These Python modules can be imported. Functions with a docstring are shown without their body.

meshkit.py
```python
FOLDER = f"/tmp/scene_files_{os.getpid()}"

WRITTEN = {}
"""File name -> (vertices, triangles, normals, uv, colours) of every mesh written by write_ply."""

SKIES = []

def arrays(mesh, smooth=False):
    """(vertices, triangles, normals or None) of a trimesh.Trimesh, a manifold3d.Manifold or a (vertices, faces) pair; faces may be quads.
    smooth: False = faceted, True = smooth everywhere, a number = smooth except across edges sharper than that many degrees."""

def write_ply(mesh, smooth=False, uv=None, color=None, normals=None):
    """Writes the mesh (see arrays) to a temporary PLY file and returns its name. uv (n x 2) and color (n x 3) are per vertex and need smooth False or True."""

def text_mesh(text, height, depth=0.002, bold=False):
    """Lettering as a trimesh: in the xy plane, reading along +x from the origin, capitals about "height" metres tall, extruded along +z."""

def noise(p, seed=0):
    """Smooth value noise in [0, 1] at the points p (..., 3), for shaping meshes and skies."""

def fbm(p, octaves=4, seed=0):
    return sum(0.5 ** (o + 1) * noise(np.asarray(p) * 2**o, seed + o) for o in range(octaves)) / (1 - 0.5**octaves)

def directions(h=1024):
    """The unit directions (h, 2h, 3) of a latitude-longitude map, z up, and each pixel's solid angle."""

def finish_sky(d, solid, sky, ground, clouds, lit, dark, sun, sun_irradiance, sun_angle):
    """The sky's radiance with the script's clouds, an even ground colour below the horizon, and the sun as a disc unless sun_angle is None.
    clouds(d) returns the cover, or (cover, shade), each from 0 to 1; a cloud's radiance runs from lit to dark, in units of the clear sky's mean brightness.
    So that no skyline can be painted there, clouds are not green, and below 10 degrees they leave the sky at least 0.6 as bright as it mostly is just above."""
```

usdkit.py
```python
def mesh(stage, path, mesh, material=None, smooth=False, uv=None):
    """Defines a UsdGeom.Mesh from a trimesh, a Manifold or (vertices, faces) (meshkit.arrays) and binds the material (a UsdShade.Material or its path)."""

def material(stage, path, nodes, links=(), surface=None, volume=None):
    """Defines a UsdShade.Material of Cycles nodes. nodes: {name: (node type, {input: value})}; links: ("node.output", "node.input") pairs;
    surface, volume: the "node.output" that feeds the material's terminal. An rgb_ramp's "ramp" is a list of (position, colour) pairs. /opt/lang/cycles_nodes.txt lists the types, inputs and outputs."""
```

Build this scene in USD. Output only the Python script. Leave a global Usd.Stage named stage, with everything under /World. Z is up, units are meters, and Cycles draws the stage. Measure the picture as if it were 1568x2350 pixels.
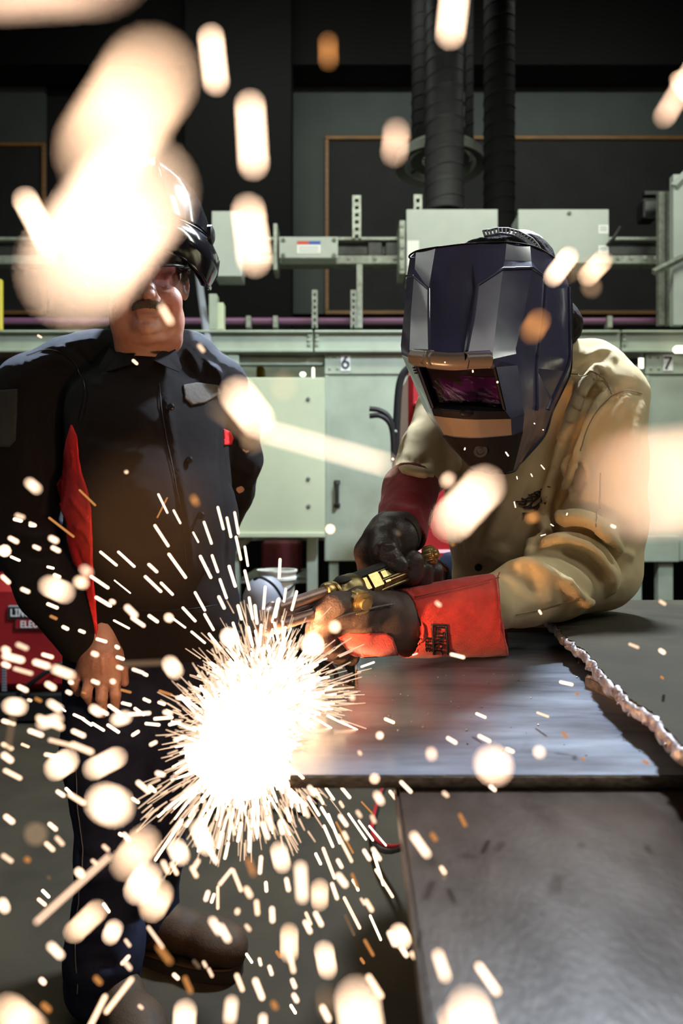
import math, random
import numpy as np, trimesh, manifold3d, usdkit, meshkit
import shapely.geometry as sg
from pxr import Usd, UsdGeom, UsdLux, UsdShade, Gf, Sdf, Vt

stage = Usd.Stage.CreateInMemory()
UsdGeom.SetStageUpAxis(stage, "Z"); UsdGeom.SetStageMetersPerUnit(stage, 1.0)
UsdGeom.Xform.Define(stage, "/World")

# ------------------------------------------------------------------ camera, light, exposure
W_PX, H_PX, FPX = 1568.0, 2350.0, 1568.0
CAM_Z, FOCUS, LENS_OPEN = 1.05, 1.13, 0.0062          # metres
cam = UsdGeom.Camera.Define(stage, "/World/camera")
cam.CreateFocalLengthAttr(24.0); cam.CreateHorizontalApertureAttr(24.0); cam.CreateVerticalApertureAttr(24.0 * H_PX / W_PX)
cam.CreateFStopAttr(0.024 / LENS_OPEN); cam.CreateFocusDistanceAttr(FOCUS)
cam.CreateClippingRangeAttr(Gf.Vec2f(0.01, 200.0)); cam.CreateExposureAttr(0.0)
cam.AddTranslateOp().Set(Gf.Vec3d(0, 0, CAM_Z)); cam.AddRotateXOp().Set(90.0)


def light_dir(prim, loc, to):
    """Places a light at loc with its -z axis towards to."""
    z = np.array(loc, float) - np.array(to, float); z /= np.linalg.norm(z)
    up = np.array([0, 0, 1.0]) if abs(z[2]) < 0.98 else np.array([0, 1.0, 0])
    x = np.cross(up, z); x /= np.linalg.norm(x); y = np.cross(z, x)
    UsdGeom.Xformable(prim).AddTransformOp().Set(Gf.Matrix4d(*x, 0, *y, 0, *z, 0, *map(float, loc), 1))


def disk(name, loc, to, r, power, color):
    l = UsdLux.DiskLight.Define(stage, "/World/" + name); l.CreateRadiusAttr(r)
    l.CreateIntensityAttr(power); l.CreateColorAttr(Gf.Vec3f(*color)); light_dir(l, loc, to)


def rect(name, loc, to, w, h, power, color):
    l = UsdLux.RectLight.Define(stage, "/World/" + name); l.CreateWidthAttr(w); l.CreateHeightAttr(h)
    l.CreateIntensityAttr(power); l.CreateColorAttr(Gf.Vec3f(*color)); light_dir(l, loc, to)


disk("overhead_lamp", (0.85, 2.15, 3.15), (0.0, 1.2, 0.8), 0.13, 1300.0, (0.74, 0.86, 1.0))        # hard cool lamp above the bench
rect("booth_lamp", (0.2, 3.0, 3.75), (0.2, 4.4, 1.2), 5.0, 0.3, 17.0, (0.93, 1.0, 0.84))            # fluorescent row above the booths
rect("wall_wash_lamp", (0.6, 5.2, 5.3), (0.6, 7.0, 3.9), 5.0, 0.2, 15.0, (0.92, 1.0, 0.9))           # fluorescent row before the rear wall
rect("shop_lamp", (1.3, -0.7, 3.2), (0.35, 1.35, 1.0), 1.6, 0.6, 5.4, (1.0, 0.97, 0.9))                 # shop fluorescents behind the photographer
rect("aisle_lamp", (-2.1, 1.5, 3.4), (0.2, 1.4, 1.1), 0.4, 2.4, 4.5, (0.96, 1.0, 0.9))                # fluorescent row over the aisle beyond the standing man
rect("bay_lamp", (2.7, 1.5, 3.2), (0.4, 1.35, 1.1), 0.4, 2.4, 14.0, (0.96, 1.0, 0.88))                 # fluorescent row over the next bay
spot = UsdLux.SphereLight.Define(stage, "/World/spot_lamp"); spot.CreateRadiusAttr(0.05); spot.CreateIntensityAttr(42000.0); spot.CreateColorAttr(Gf.Vec3f(0.62, 0.76, 1.0))      # spot lamp over the aisle behind the standing man
UsdLux.ShapingAPI.Apply(spot.GetPrim()).CreateShapingConeAngleAttr(7.0); light_dir(spot, (-0.62, 2.95, 3.7), (-0.47, 1.50, 1.36))
arc = UsdLux.SphereLight.Define(stage, "/World/cutting_arc"); arc.CreateRadiusAttr(0.012); arc.CreateIntensityAttr(3200.0)
arc.CreateColorAttr(Gf.Vec3f(1.0, 0.53, 0.24)); arc.AddTranslateOp().Set(Gf.Vec3d(-0.092, 0.86, 0.868))     # the glow of the cut itself, between torch tip and plate
dome = UsdLux.DomeLight.Define(stage, "/World/ambient"); dome.CreateIntensityAttr(0.02); dome.CreateColorAttr(Gf.Vec3f(1, 1, 0.95))

# ------------------------------------------------------------------ helpers
rng = np.random.default_rng(7)


def P(px, py, d):
    """The point that lies d metres in front of the camera on the ray through the photograph's pixel."""
    return np.array([(px - W_PX / 2) * d / FPX, d, CAM_Z - (py - H_PX / 2) * d / FPX])


def on_z(px, py, z):
    """The point of the horizontal plane z on the ray through the photograph's pixel."""
    d = FPX * (CAM_Z - z) / (py - H_PX / 2)
    return P(px, py, d)


def R(rpx, d):
    return rpx * d / FPX


names = {}


def numbered(parent, name):
    k = names.get((parent, name), 0); names[(parent, name)] = k + 1
    return f"{parent}/{name}" + (f"_{k:03d}" if k else "")


def tag(p, label=None, cat=None, group=None, kind=None):
    for k, v in (("label", label), ("category", cat), ("group", group), ("kind", kind)):
        if v: p.SetCustomDataByKey(k, v)
    return p


def thing(name, label, cat, loc=(0, 0, 0), group=None):
    x = UsdGeom.Xform.Define(stage, numbered("/World", name)); x.AddTranslateOp().Set(Gf.Vec3d(*map(float, loc)))
    return tag(x.GetPrim(), label, cat, group)


origin_of = {}


def part(parent, name, mesh, material, smooth=30, label=None, kind=None):
    """A mesh in world coordinates under parent (or /World); returns its prim."""
    path = numbered(str(parent.GetPath()) if parent else "/World", name)
    v, f, n = meshkit.arrays(mesh, smooth)
    off = np.zeros(3); p = parent
    while p and str(p.GetPath()) not in ("/World", "/"):
        op = UsdGeom.Xformable(p).GetOrderedXformOps()
        if op: off = off + np.array(op[0].Get())
        p = p.GetParent()
    m = UsdGeom.Mesh.Define(stage, path)
    m.CreatePointsAttr(Vt.Vec3fArray.FromNumpy((v - off).astype(np.float32)))
    m.CreateFaceVertexCountsAttr(Vt.IntArray.FromNumpy(np.full(len(f), 3, np.int32)))
    m.CreateFaceVertexIndicesAttr(Vt.IntArray.FromNumpy(f.astype(np.int32).ravel()))
    m.CreateSubdivisionSchemeAttr("none")
    if n is not None:
        m.CreateNormalsAttr(Vt.Vec3fArray.FromNumpy(n.astype(np.float32))); m.SetNormalsInterpolation("vertex")
    if material is not None:
        UsdShade.MaterialBindingAPI.Apply(m.GetPrim()).Bind(material)
    return tag(m.GetPrim(), label, None, None, kind)


def single(name, mesh, material, label, cat, group=None, kind=None, smooth=30):
    return tag(part(None, name, mesh, material, smooth), label, cat, group, kind)


cat_ = trimesh.util.concatenate


def box(lo, hi, bevel=0.0):
    lo, hi = np.minimum(lo, hi), np.maximum(lo, hi)
    if bevel <= 0:
        m = trimesh.creation.box(hi - lo); m.apply_translation((lo + hi) / 2); return m
    b = min(bevel, 0.45 * float((hi - lo).min())); pts = []
    for sx in (0, 1):
        for sy in (0, 1):
            for sz in (0, 1):
                c = np.where([sx, sy, sz], hi, lo).astype(float); s = np.where([sx, sy, sz], -1, 1) * b
                for ax in range(3):
                    q = c + s; q[ax] = c[ax]; pts.append(q)
    return trimesh.convex.convex_hull(np.array(pts))


def pbox(x0, y0, x1, y1, d, t, bevel=0.0):
    """A box whose front face, d metres away, spans the given pixels; t metres deep."""
    a, b = P(x0, y0, d), P(x1, y1, d)
    return box((a[0], d, b[2]), (b[0], d + t, a[2]), bevel)


def frame_of(a, b):
    z = np.asarray(b, float) - a; L = np.linalg.norm(z); z = z / L
    up = np.array([0, 0, 1.0]) if abs(z[2]) < 0.95 else np.array([0, 1.0, 0])
    x = np.cross(up, z); x /= np.linalg.norm(x); y = np.cross(z, x)
    T = np.eye(4); T[:3, 0], T[:3, 1], T[:3, 2], T[:3, 3] = x, y, z, a
    return T, L


def rod(a, b, r, r2=None, sides=16):
    T, L = frame_of(a, b); r2 = r if r2 is None else r2
    m = trimesh.creation.revolve([[0, 0], [r, 0], [r2, L], [0, L]], sections=sides); m.apply_transform(T); return m


def lathe(profile, a, b, sections=24):
    """profile: (radius, height along a -> b) pairs."""
    T, L = frame_of(a, b); m = trimesh.creation.revolve(profile, sections=sections); m.apply_transform(T); return m


def capsule(a, b, r, sides=10):
    T, L = frame_of(a, b) if np.linalg.norm(np.asarray(b) - a) > 1e-6 else (np.eye(4), 0.0)
    if L == 0.0: T[:3, 3] = a
    t = np.linspace(0, np.pi / 2, 5)
    prof = [(r * np.sin(x), -r * np.cos(x)) for x in t] + [(r * np.cos(x), L + r * np.sin(x)) for x in t]
    prof[0] = (0, -r); prof[-1] = (0, L + r)
    m = trimesh.creation.revolve(prof, sections=sides); m.apply_transform(T); return m


def spline(pts, n):
    """Catmull-Rom through pts (k x m), n samples."""
    p = np.asarray(pts, float); p = np.vstack([2 * p[0] - p[1], p, 2 * p[-1] - p[-2]]); k = len(p) - 3
    out = []
    for u in np.linspace(0, k - 1e-9, n):
        i = int(u); t = u - i; a, b, c, d = p[i:i + 4]
        out.append(0.5 * (2 * b + (c - a) * t + (2 * a - 5 * b + 4 * c - d) * t * t + (3 * b - a - 3 * c + d) * t ** 3))
    return np.array(out)


def sweep(pts, r, sides=8, flat=None):
    """A round tube along pts; r a number or one per point. flat: (normal, factor) squashes it along normal."""
    p = np.asarray(pts, float); n = len(p); r = np.broadcast_to(np.asarray(r, float), (n,))
    t = np.gradient(p, axis=0); t /= np.linalg.norm(t, axis=1, keepdims=True)
    a = np.cross(t[0], [0, 0, 1.0] if abs(t[0][2]) < 0.9 else [1.0, 0, 0]); A = []
    for k in range(n):
        a = a - t[k] * (a @ t[k]); a = a / np.linalg.norm(a); A.append(a)
    A = np.array(A); B = np.cross(t, A); ang = np.arange(sides) * 2 * np.pi / sides
    off = r[:, None, None] * (np.cos(ang)[None, :, None] * A[:, None] + np.sin(ang)[None, :, None] * B[:, None])
    if flat is not None:
        nn = np.asarray(flat[0], float) / np.linalg.norm(flat[0]); off = off - (off @ nn)[..., None] * nn * (1 - flat[1])
    v = (p[:, None] + off).reshape(-1, 3); f = []
    for i in range(n - 1):
        for j in range(sides):
            q = [i * sides + j, i * sides + (j + 1) % sides, (i + 1) * sides + (j + 1) % sides, (i + 1) * sides + j]
            f += [[q[0], q[1], q[2]], [q[0], q[2], q[3]]]
    v = np.vstack([v, p[0], p[-1]])
    for j in range(sides):
        f += [[n * sides, (j + 1) % sides, j], [n * sides + 1, (n - 1) * sides + j, (n - 1) * sides + (j + 1) % sides]]
    return trimesh.Trimesh(v, f, process=False)


def prism(poly, z0, z1):
    m = trimesh.creation.extrude_polygon(poly if hasattr(poly, "exterior") else sg.Polygon(poly), z1 - z0, engine="earcut")
    m.apply_translation([0, 0, z0]); return m


def plate(pts, z0, z1, bevel=0.0015):
    """A flat plate with plan outline pts and slightly broken top edges."""
    pg = sg.Polygon(pts); inner = pg.buffer(-bevel)
    return cat_([prism(pg, z0, z1 - bevel), prism(inner if inner.geom_type == "Polygon" else pg, z1 - bevel - 1e-5, z1)])


# ------------------------------------------------------------------ solids by distance fields
class Field:
    def __init__(self, lo, hi, h):
        self.lo = np.minimum(lo, hi).astype(float); self.h = h
        self.n = np.ceil((np.maximum(lo, hi) - self.lo) / h).astype(int) + 1
        self.F = np.full(self.n, 9.0, np.float32)

    def block(self, lo, hi):
        i = np.clip(np.floor((np.asarray(lo) - self.lo) / self.h).astype(int), 0, self.n)
        j = np.clip(np.ceil((np.asarray(hi) - self.lo) / self.h).astype(int) + 1, 0, self.n)
        if (j <= i).any(): return None, None
        g = np.meshgrid(*[(self.lo[k] + self.h * np.arange(i[k], j[k])).astype(np.float32) for k in range(3)], indexing="ij", sparse=True)
        return tuple(slice(a, b) for a, b in zip(i, j)), g

    def put(self, fn, lo, hi, k, sub=False):
        m = max(k, 2 * self.h) + 3 * self.h
        s, g = self.block(np.asarray(lo) - m, np.asarray(hi) + m)
        if s is None: return
        d, F = fn(*g).astype(np.float32), self.F[s]
        if sub:
            hh = np.clip(0.5 - 0.5 * (F + d) / k, 0, 1) if k > 0 else (F < -d)
            self.F[s] = F + (-d - F) * hh + k * hh * (1 - hh)
        elif k > 0:
            hh = np.clip(0.5 + 0.5 * (F - d) / k, 0, 1); self.F[s] = F + (d - F) * hh - k * hh * (1 - hh)
        else: self.F[s] = np.minimum(F, d)

    def cone(self, a, b, ra, rb=None, k=0.02, sub=False):
        """A rounded cone from a to b (a ball where they meet)."""
        a, b = np.asarray(a, float), np.asarray(b, float); rb = ra if rb is None else rb
        ba = b - a; L2 = float(ba @ ba); r = max(ra, rb)

        def fn(x, y, z):
            px, py, pz = x - a[0], y - a[1], z - a[2]
            if L2 < 1e-10: return np.sqrt(px * px + py * py + pz * pz) - ra
            t = np.clip((px * ba[0] + py * ba[1] + pz * ba[2]) / L2, 0, 1)
            return np.sqrt((px - t * ba[0]) ** 2 + (py - t * ba[1]) ** 2 + (pz - t * ba[2]) ** 2) - (ra + (rb - ra) * t)
        self.put(fn, np.minimum(a, b) - r, np.maximum(a, b) + r, k, sub)

    def ball(self, c, r, k=0.02, sub=False, rot=None):
        """An ellipsoid with radii r; rot: a 3x3 matrix whose columns are its axes."""
        c, r = np.asarray(c, float), np.broadcast_to(np.asarray(r, float), (3,)); M = np.eye(3) if rot is None else np.asarray(rot, float)

        def fn(x, y, z):
            d = [x - c[0], y - c[1], z - c[2]]
            q = [d[0] * M[0, i] + d[1] * M[1, i] + d[2] * M[2, i] for i in range(3)]
            k0 = np.sqrt(sum((q[i] / r[i]) ** 2 for i in range(3))); k1 = np.sqrt(sum((q[i] / r[i] ** 2) ** 2 for i in range(3)))
            return k0 * (k0 - 1) / np.maximum(k1, 1e-6)
        e = np.abs(M) @ r
        self.put(fn, c - e, c + e, k, sub)

    def chain(self, pts, radii, k=0.02):
        for i in range(len(pts) - 1): self.cone(pts[i], pts[i + 1], radii[i], radii[i + 1], k)

    def half(self, point, normal, k=0.004):
        """Cuts away what lies on the normal's side of the plane."""
        n = np.asarray(normal, float) / np.linalg.norm(normal); p = np.asarray(point, float)
        hi = self.lo + self.h * (self.n - 1)
        s, g = self.block(self.lo, hi)
        d = -((g[0] - p[0]) * n[0] + (g[1] - p[1]) * n[1] + (g[2] - p[2]) * n[2]); F = self.F[s]
        self.F[s] = np.maximum(F, -d)

    def mesh(self, smooth=4):
        v, f = nets(self.F, self.lo, self.h); m = trimesh.Trimesh(v, f, process=False)
        lab = trimesh.graph.connected_component_labels(m.edges, node_count=len(v)); keep = np.bincount(lab)[lab] > 60      # crumbs go
        if not keep.all(): m.update_faces(keep[m.faces[:, 0]]); m.remove_unreferenced_vertices()
        if smooth:
            v0 = np.array(m.vertices); trimesh.smoothing.filter_taubin(m, iterations=smooth); v1 = np.array(m.vertices)
            m.vertices = np.where((np.linalg.norm(v1 - v0, axis=1) < 0.7 * self.h)[:, None], v1, v0)
        return m


def nets(F, lo, h):
    """Naive surface nets."""
    F = F.copy(); F[[0, -1]] = 9; F[:, [0, -1]] = 9; F[:, :, [0, -1]] = 9
    S = F < 0; c = [s - 1 for s in F.shape]
    cs = [(i, j, k) for i in (0, 1) for j in (0, 1) for k in (0, 1)]
    cnt = sum(S[i:i + c[0], j:j + c[1], k:k + c[2]].astype(np.int8) for i, j, k in cs)
    cells = np.argwhere((cnt > 0) & (cnt < 8)); idx = np.full(c, -1, np.int64); idx[tuple(cells.T)] = np.arange(len(cells))
    acc, num = np.zeros((len(cells), 3)), np.zeros(len(cells))
    for a in cs:
        for ax in range(3):
            if a[ax]: continue
            b = list(a); b[ax] = 1; A, B = cells + a, cells + b
            fa, fb = F[tuple(A.T)].astype(float), F[tuple(B.T)].astype(float); m = (fa < 0) != (fb < 0)
            t = fa[m] / (fa[m] - fb[m]); p = A[m].astype(float); p[:, ax] += t; acc[m] += p; num[m] += 1
    v = lo + h * acc / num[:, None]; faces = []
    for ax in range(3):
        u, w = [(1, 2), (2, 0), (0, 1)][ax]; sl = [slice(None)] * 3; s2 = [slice(None)] * 3
        sl[ax], s2[ax] = slice(0, -1), slice(1, None); E = np.argwhere(S[tuple(sl)] != S[tuple(s2)])
        E = E[(E[:, u] > 0) & (E[:, w] > 0) & (E[:, u] < c[u]) & (E[:, w] < c[w])]; du, dw = np.eye(3, dtype=int)[u], np.eye(3, dtype=int)[w]
        q = np.stack([idx[tuple((E - du - dw).T)], idx[tuple((E - dw).T)], idx[tuple(E.T)], idx[tuple((E - du).T)]], 1)
        flip = ~S[tuple(E.T)]; q[flip] = q[flip][:, ::-1]; faces += [q[:, [0, 1, 2]], q[:, [0, 2, 3]]]
    return v, np.vstack(faces)


def seen_at(v, pts, reach=9):
    """The 3-D points of the mesh's front at the given photograph pixels."""
    px = np.stack([v[:, 0] / v[:, 1] * FPX + W_PX / 2, H_PX / 2 - (v[:, 2] - CAM_Z) / v[:, 1] * FPX], 1); out = []
    for p in pts:
        d = np.linalg.norm(px - p, axis=1); m = np.flatnonzero(d < max(reach, d.min() * 1.2)); k = m[np.argmin(v[m, 1] * 1e0)]
        out.append(P(p[0], p[1], v[k, 1]))
    return np.array(out)


def sculpt(m, folds):
    """Raises (amp > 0) or creases (amp < 0) the mesh along pixel polylines: (points, amp metres, width metres)."""
    v = np.array(m.vertices); n = np.array(m.vertex_normals); base = v.copy(); d_tot = np.zeros(len(v))
    for pts, amp, wid in folds:
        q = seen_at(base, spline(pts, 5 * len(pts)) if len(pts) > 2 else np.linspace(pts[0], pts[-1], 6))
        q[:, 1] = np.convolve(np.pad(q[:, 1], 2, mode="edge"), np.ones(5) / 5, "valid")
        lo, hi = q.min(0) - 3 * wid, q.max(0) + 3 * wid; sel = np.flatnonzero(((base > lo) & (base < hi)).all(1))
        if not len(sel): continue
        best, bt = np.full(len(sel), 9.0), np.zeros(len(sel)); s = base[sel]
        for i in range(len(q) - 1):
            ba = q[i + 1] - q[i]; t = np.clip((s - q[i]) @ ba / max(ba @ ba, 1e-12), 0, 1); d = np.linalg.norm(s - q[i] - t[:, None] * ba, axis=1)
            w = d < best; best[w] = d[w]; bt[w] = ((i + t) / (len(q) - 1))[w]
        d_tot[sel] += amp * np.exp(-(best / wid) ** 2) * np.clip(np.minimum(bt, 1 - bt) * 6 + 0.15, 0, 1)
    m = trimesh.Trimesh(v + n * d_tot[:, None], m.faces, process=False); return m


def ruffle(m, scale, amp, seed=0, stretch=(1, 1, 1)):
    v = np.array(m.vertices); n = np.array(m.vertex_normals)
    d = meshkit.fbm(v * scale * np.asarray(stretch), 3, seed) - 0.5
    return trimesh.Trimesh(v + n * (amp * 2 * d)[:, None], m.faces, process=False)


def pixels(v):
    return np.stack([v[:, 0] / v[:, 1] * FPX + W_PX / 2, H_PX / 2 - (v[:, 2] - CAM_Z) / v[:, 1] * FPX], 1)


def split(m, poly, front=True, also=None):
    """(faces of the mesh's front inside the pixel polygon, the rest)."""
    import shapely
    c = m.triangles_center; px = pixels(c); inside = shapely.contains_xy(sg.Polygon(poly), px[:, 0], px[:, 1])
    if front: inside &= (m.face_normals * (c - [0, 0, CAM_Z])).sum(1) < 0
    if also is not None: inside &= also(c)
    a, b = m.submesh([np.flatnonzero(inside)], append=True), m.submesh([np.flatnonzero(~inside)], append=True)
    return a, b


def patch(m, poly, lift=0.002, fine=0.003, also=None, backing=0.0):
    """A cloth patch that follows the mesh's front inside a pixel polygon, lifted off it, with the polygon's own clean edge."""
    v = np.array(m.vertices); pg = sg.Polygon(poly); step = max(3.0, fine * FPX / float(np.median(v[:, 1])))
    b = np.array(pg.segmentize(step).exterior.coords)[:-1]; x0, y0, x1, y1 = pg.bounds
    g = np.array([(x, y) for x in np.arange(x0, x1, step) for y in np.arange(y0, y1, step) if pg.buffer(-step * 0.6).contains(sg.Point(x, y))]).reshape(-1, 2)
    pts = np.vstack([b, g])
    from scipy.spatial import Delaunay, cKDTree
    tri = Delaunay(pts).simplices; cc = pts[tri].mean(1); import shapely
    tri = tri[shapely.contains_xy(pg, cc[:, 0], cc[:, 1])]
    n = np.array(m.vertex_normals); fr = np.flatnonzero(((n * (v - [0, 0, CAM_Z])).sum(1) < 0) & (True if also is None else also(v)))
    px = pixels(v[fr]); tree = cKDTree(px); dd, ii = tree.query(pts, k=12); dep = v[fr][ii][..., 1]
    near = dep.min(1, keepdims=True); w = (dep < near + 0.03) / (dd + 0.6); d = (dep * w).sum(1) / w.sum(1)
    nn = (n[fr][ii] * w[..., None]).sum(1); nn /= np.linalg.norm(nn, axis=1, keepdims=True)
    q = np.array([P(p[0], p[1], k) for p, k in zip(pts, d)])
    e1, e2 = pts[tri[:, 1]] - pts[tri[:, 0]], pts[tri[:, 2]] - pts[tri[:, 0]]; s = e1[:, 0] * e2[:, 1] - e1[:, 1] * e2[:, 0]
    tri = np.where((s < 0)[:, None], tri, tri[:, ::-1]); N = len(pts); nb = len(b); a = np.arange(nb); c = (a + 1) % nb
    top, low = q + nn * lift, q - nn * max(backing, 0.0015)
    orient = np.sign(np.dot(np.cross(top[tri[0, 1]] - top[tri[0, 0]], top[tri[0, 2]] - top[tri[0, 0]]), nn[tri[0, 0]]))
    if orient < 0: tri = tri[:, ::-1]
    side = np.vstack([np.stack([a, c, c + N], 1), np.stack([a, c + N, a + N], 1)])
    return trimesh.Trimesh(np.vstack([top, low]), np.vstack([tri, tri[:, ::-1] + N, side]), process=False)


# ------------------------------------------------------------------ materials
UsdGeom.Scope.Define(stage, "/World/Looks")


def mat(name, color, rough=0.5, metal=0.0, dark=None, scale=20.0, detail=6.0, lo=0.35, hi=0.65, bump=0.0, bscale=200.0, rvar=0.0, stretch=None, spec=0.5, weave=0.0, **extra):
    """A principled surface: base colour mixed with dark by noise, fine relief by a second noise, gloss varied by the first."""
    n = {"geo": ("geometry", {}), "p": ("principled_bsdf", {"base_color": color, "roughness": rough, "metallic": metal, "specular_ior_level": spec, **extra})}
    l = []
    src = "geo.position"
    if stretch:
        n["map"] = ("mapping", {"scale": stretch}); l.append(("geo.position", "map.vector")); src = "map.vector"
    if dark is not None or rvar:
        n["n1"] = ("noise_texture", {"scale": scale, "detail": detail, "roughness": 0.6}); l.append((src, "n1.vector"))
    if dark is not None:
        n["r1"] = ("rgb_ramp", {"ramp": [(0.0, dark), (lo, dark), (hi, color), (1.0, color)]}); l += [("n1.fac", "r1.fac"), ("r1.color", "p.base_color")]
    if rvar:
        n["mr"] = ("map_range", {"from_min": 0.3, "from_max": 0.7, "to_min": rough - rvar, "to_max": rough + rvar, "clamp": True}); l += [("n1.fac", "mr.value"), ("mr.result", "p.roughness")]
    if bump:
        n["n2"] = ("noise_texture", {"scale": bscale, "detail": 4.0}); l.append((src, "n2.vector"))
        n["b"] = ("bump", {"strength": bump, "distance": 0.002}); l += [("n2.fac", "b.height"), ("b.normal", "p.normal")]
        if weave:
            n["w"] = ("wave_texture", {"scale": weave, "distortion": 1.0, "bands_direction": "diagonal"}); n["ad"] = ("math", {"math_type": "add"})
            l.remove(("n2.fac", "b.height")); l += [("geo.position", "w.vector"), ("w.fac", "ad.value1"), ("n2.fac", "ad.value2"), ("ad.value", "b.height")]
    return usdkit.material(stage, "/World/Looks/" + name, n, l, surface="p.BSDF")


def glow(name, color, strength):
    return usdkit.material(stage, "/World/Looks/" + name, {"e": ("emission", {"color": color, "strength": strength})}, [], surface="e.emission")


M = {}
M["concrete"] = mat("concrete", (0.044, 0.035, 0.022), 0.85, dark=(0.030, 0.024, 0.015), scale=5, bump=0.3, bscale=60, rvar=0.1, spec=0.25)
M["black_wall"] = mat("black_wall", (0.006, 0.005, 0.0055), 0.9, dark=(0.004, 0.0035, 0.004), scale=2)
M["grey_wall"] = mat("grey_wall", (0.075, 0.084, 0.080), 0.7, dark=(0.058, 0.066, 0.064), scale=1.5)
M["panel_dark"] = mat("panel_dark", (0.022, 0.021, 0.021), 0.85, dark=(0.016, 0.015, 0.015), scale=3, bump=0.3, bscale=150)
M["wood_trim"] = mat("wood_trim", (0.30, 0.15, 0.055), 0.5, dark=(0.2, 0.1, 0.04), scale=6, stretch=(1, 1, 8))
M["booth_green"] = mat("booth_green", (0.36, 0.41, 0.32), 0.42, dark=(0.27, 0.30, 0.23), scale=3, lo=0.3, hi=0.6, bump=0.05, bscale=80, rvar=0.08)
M["board_green"] = mat("board_green", (0.49, 0.53, 0.36), 0.5, dark=(0.42, 0.46, 0.31), scale=2)
M["box_grey"] = mat("box_grey", (0.40, 0.43, 0.40), 0.4, dark=(0.35, 0.38, 0.355), scale=4)
M["galv"] = mat("galvanised", (0.32, 0.34, 0.29), 0.45, 0.4, dark=(0.2, 0.21, 0.18), scale=30)
M["dark_metal"] = mat("dark_metal", (0.05, 0.05, 0.048), 0.45, 0.5, dark=(0.03, 0.03, 0.03), scale=20)
M["duct"] = mat("duct", (0.024, 0.023, 0.024), 0.6, dark=(0.017, 0.016, 0.017), scale=10)
M["duct_black"] = mat("duct_black", (0.0045, 0.0038, 0.004), 0.8, spec=0.2)
M["hood_grey"] = mat("hood_grey", (0.20, 0.21, 0.18), 0.5)
M["purple_pipe"] = mat("purple_pipe", (0.16, 0.065, 0.13), 0.4)
M["white_label"] = mat("white_label", (0.75, 0.75, 0.73), 0.6)
M["ink"] = mat("ink", (0.01, 0.01, 0.01), 0.6)
M["red_sticker"] = mat("red_sticker", (0.5, 0.05, 0.03), 0.5)
M["blue_sticker"] = mat("blue_sticker", (0.03, 0.07, 0.35), 0.5)
M["yellow_paint"] = mat("yellow_paint", (0.62, 0.5, 0.04), 0.5)
M["machine_red"] = mat("machine_red", (0.36, 0.018, 0.022), 0.35, dark=(0.28, 0.013, 0.016), scale=6)
M["black_paint"] = mat("black_paint", (0.012, 0.012, 0.012), 0.3)
M["white_plastic"] = mat("white_plastic", (0.62, 0.62, 0.56), 0.4, dark=(0.45, 0.44, 0.37), scale=12)
M["grey_plastic"] = mat("grey_plastic", (0.22, 0.23, 0.27), 0.5)
M["tube_light"] = glow("tube_light", (1.0, 0.95, 0.75), 3.0)

# ================================================================== the room
def struct(name, mesh, m, smooth=30):
    return tag(part(None, name, mesh, m, smooth), kind="structure")


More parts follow.
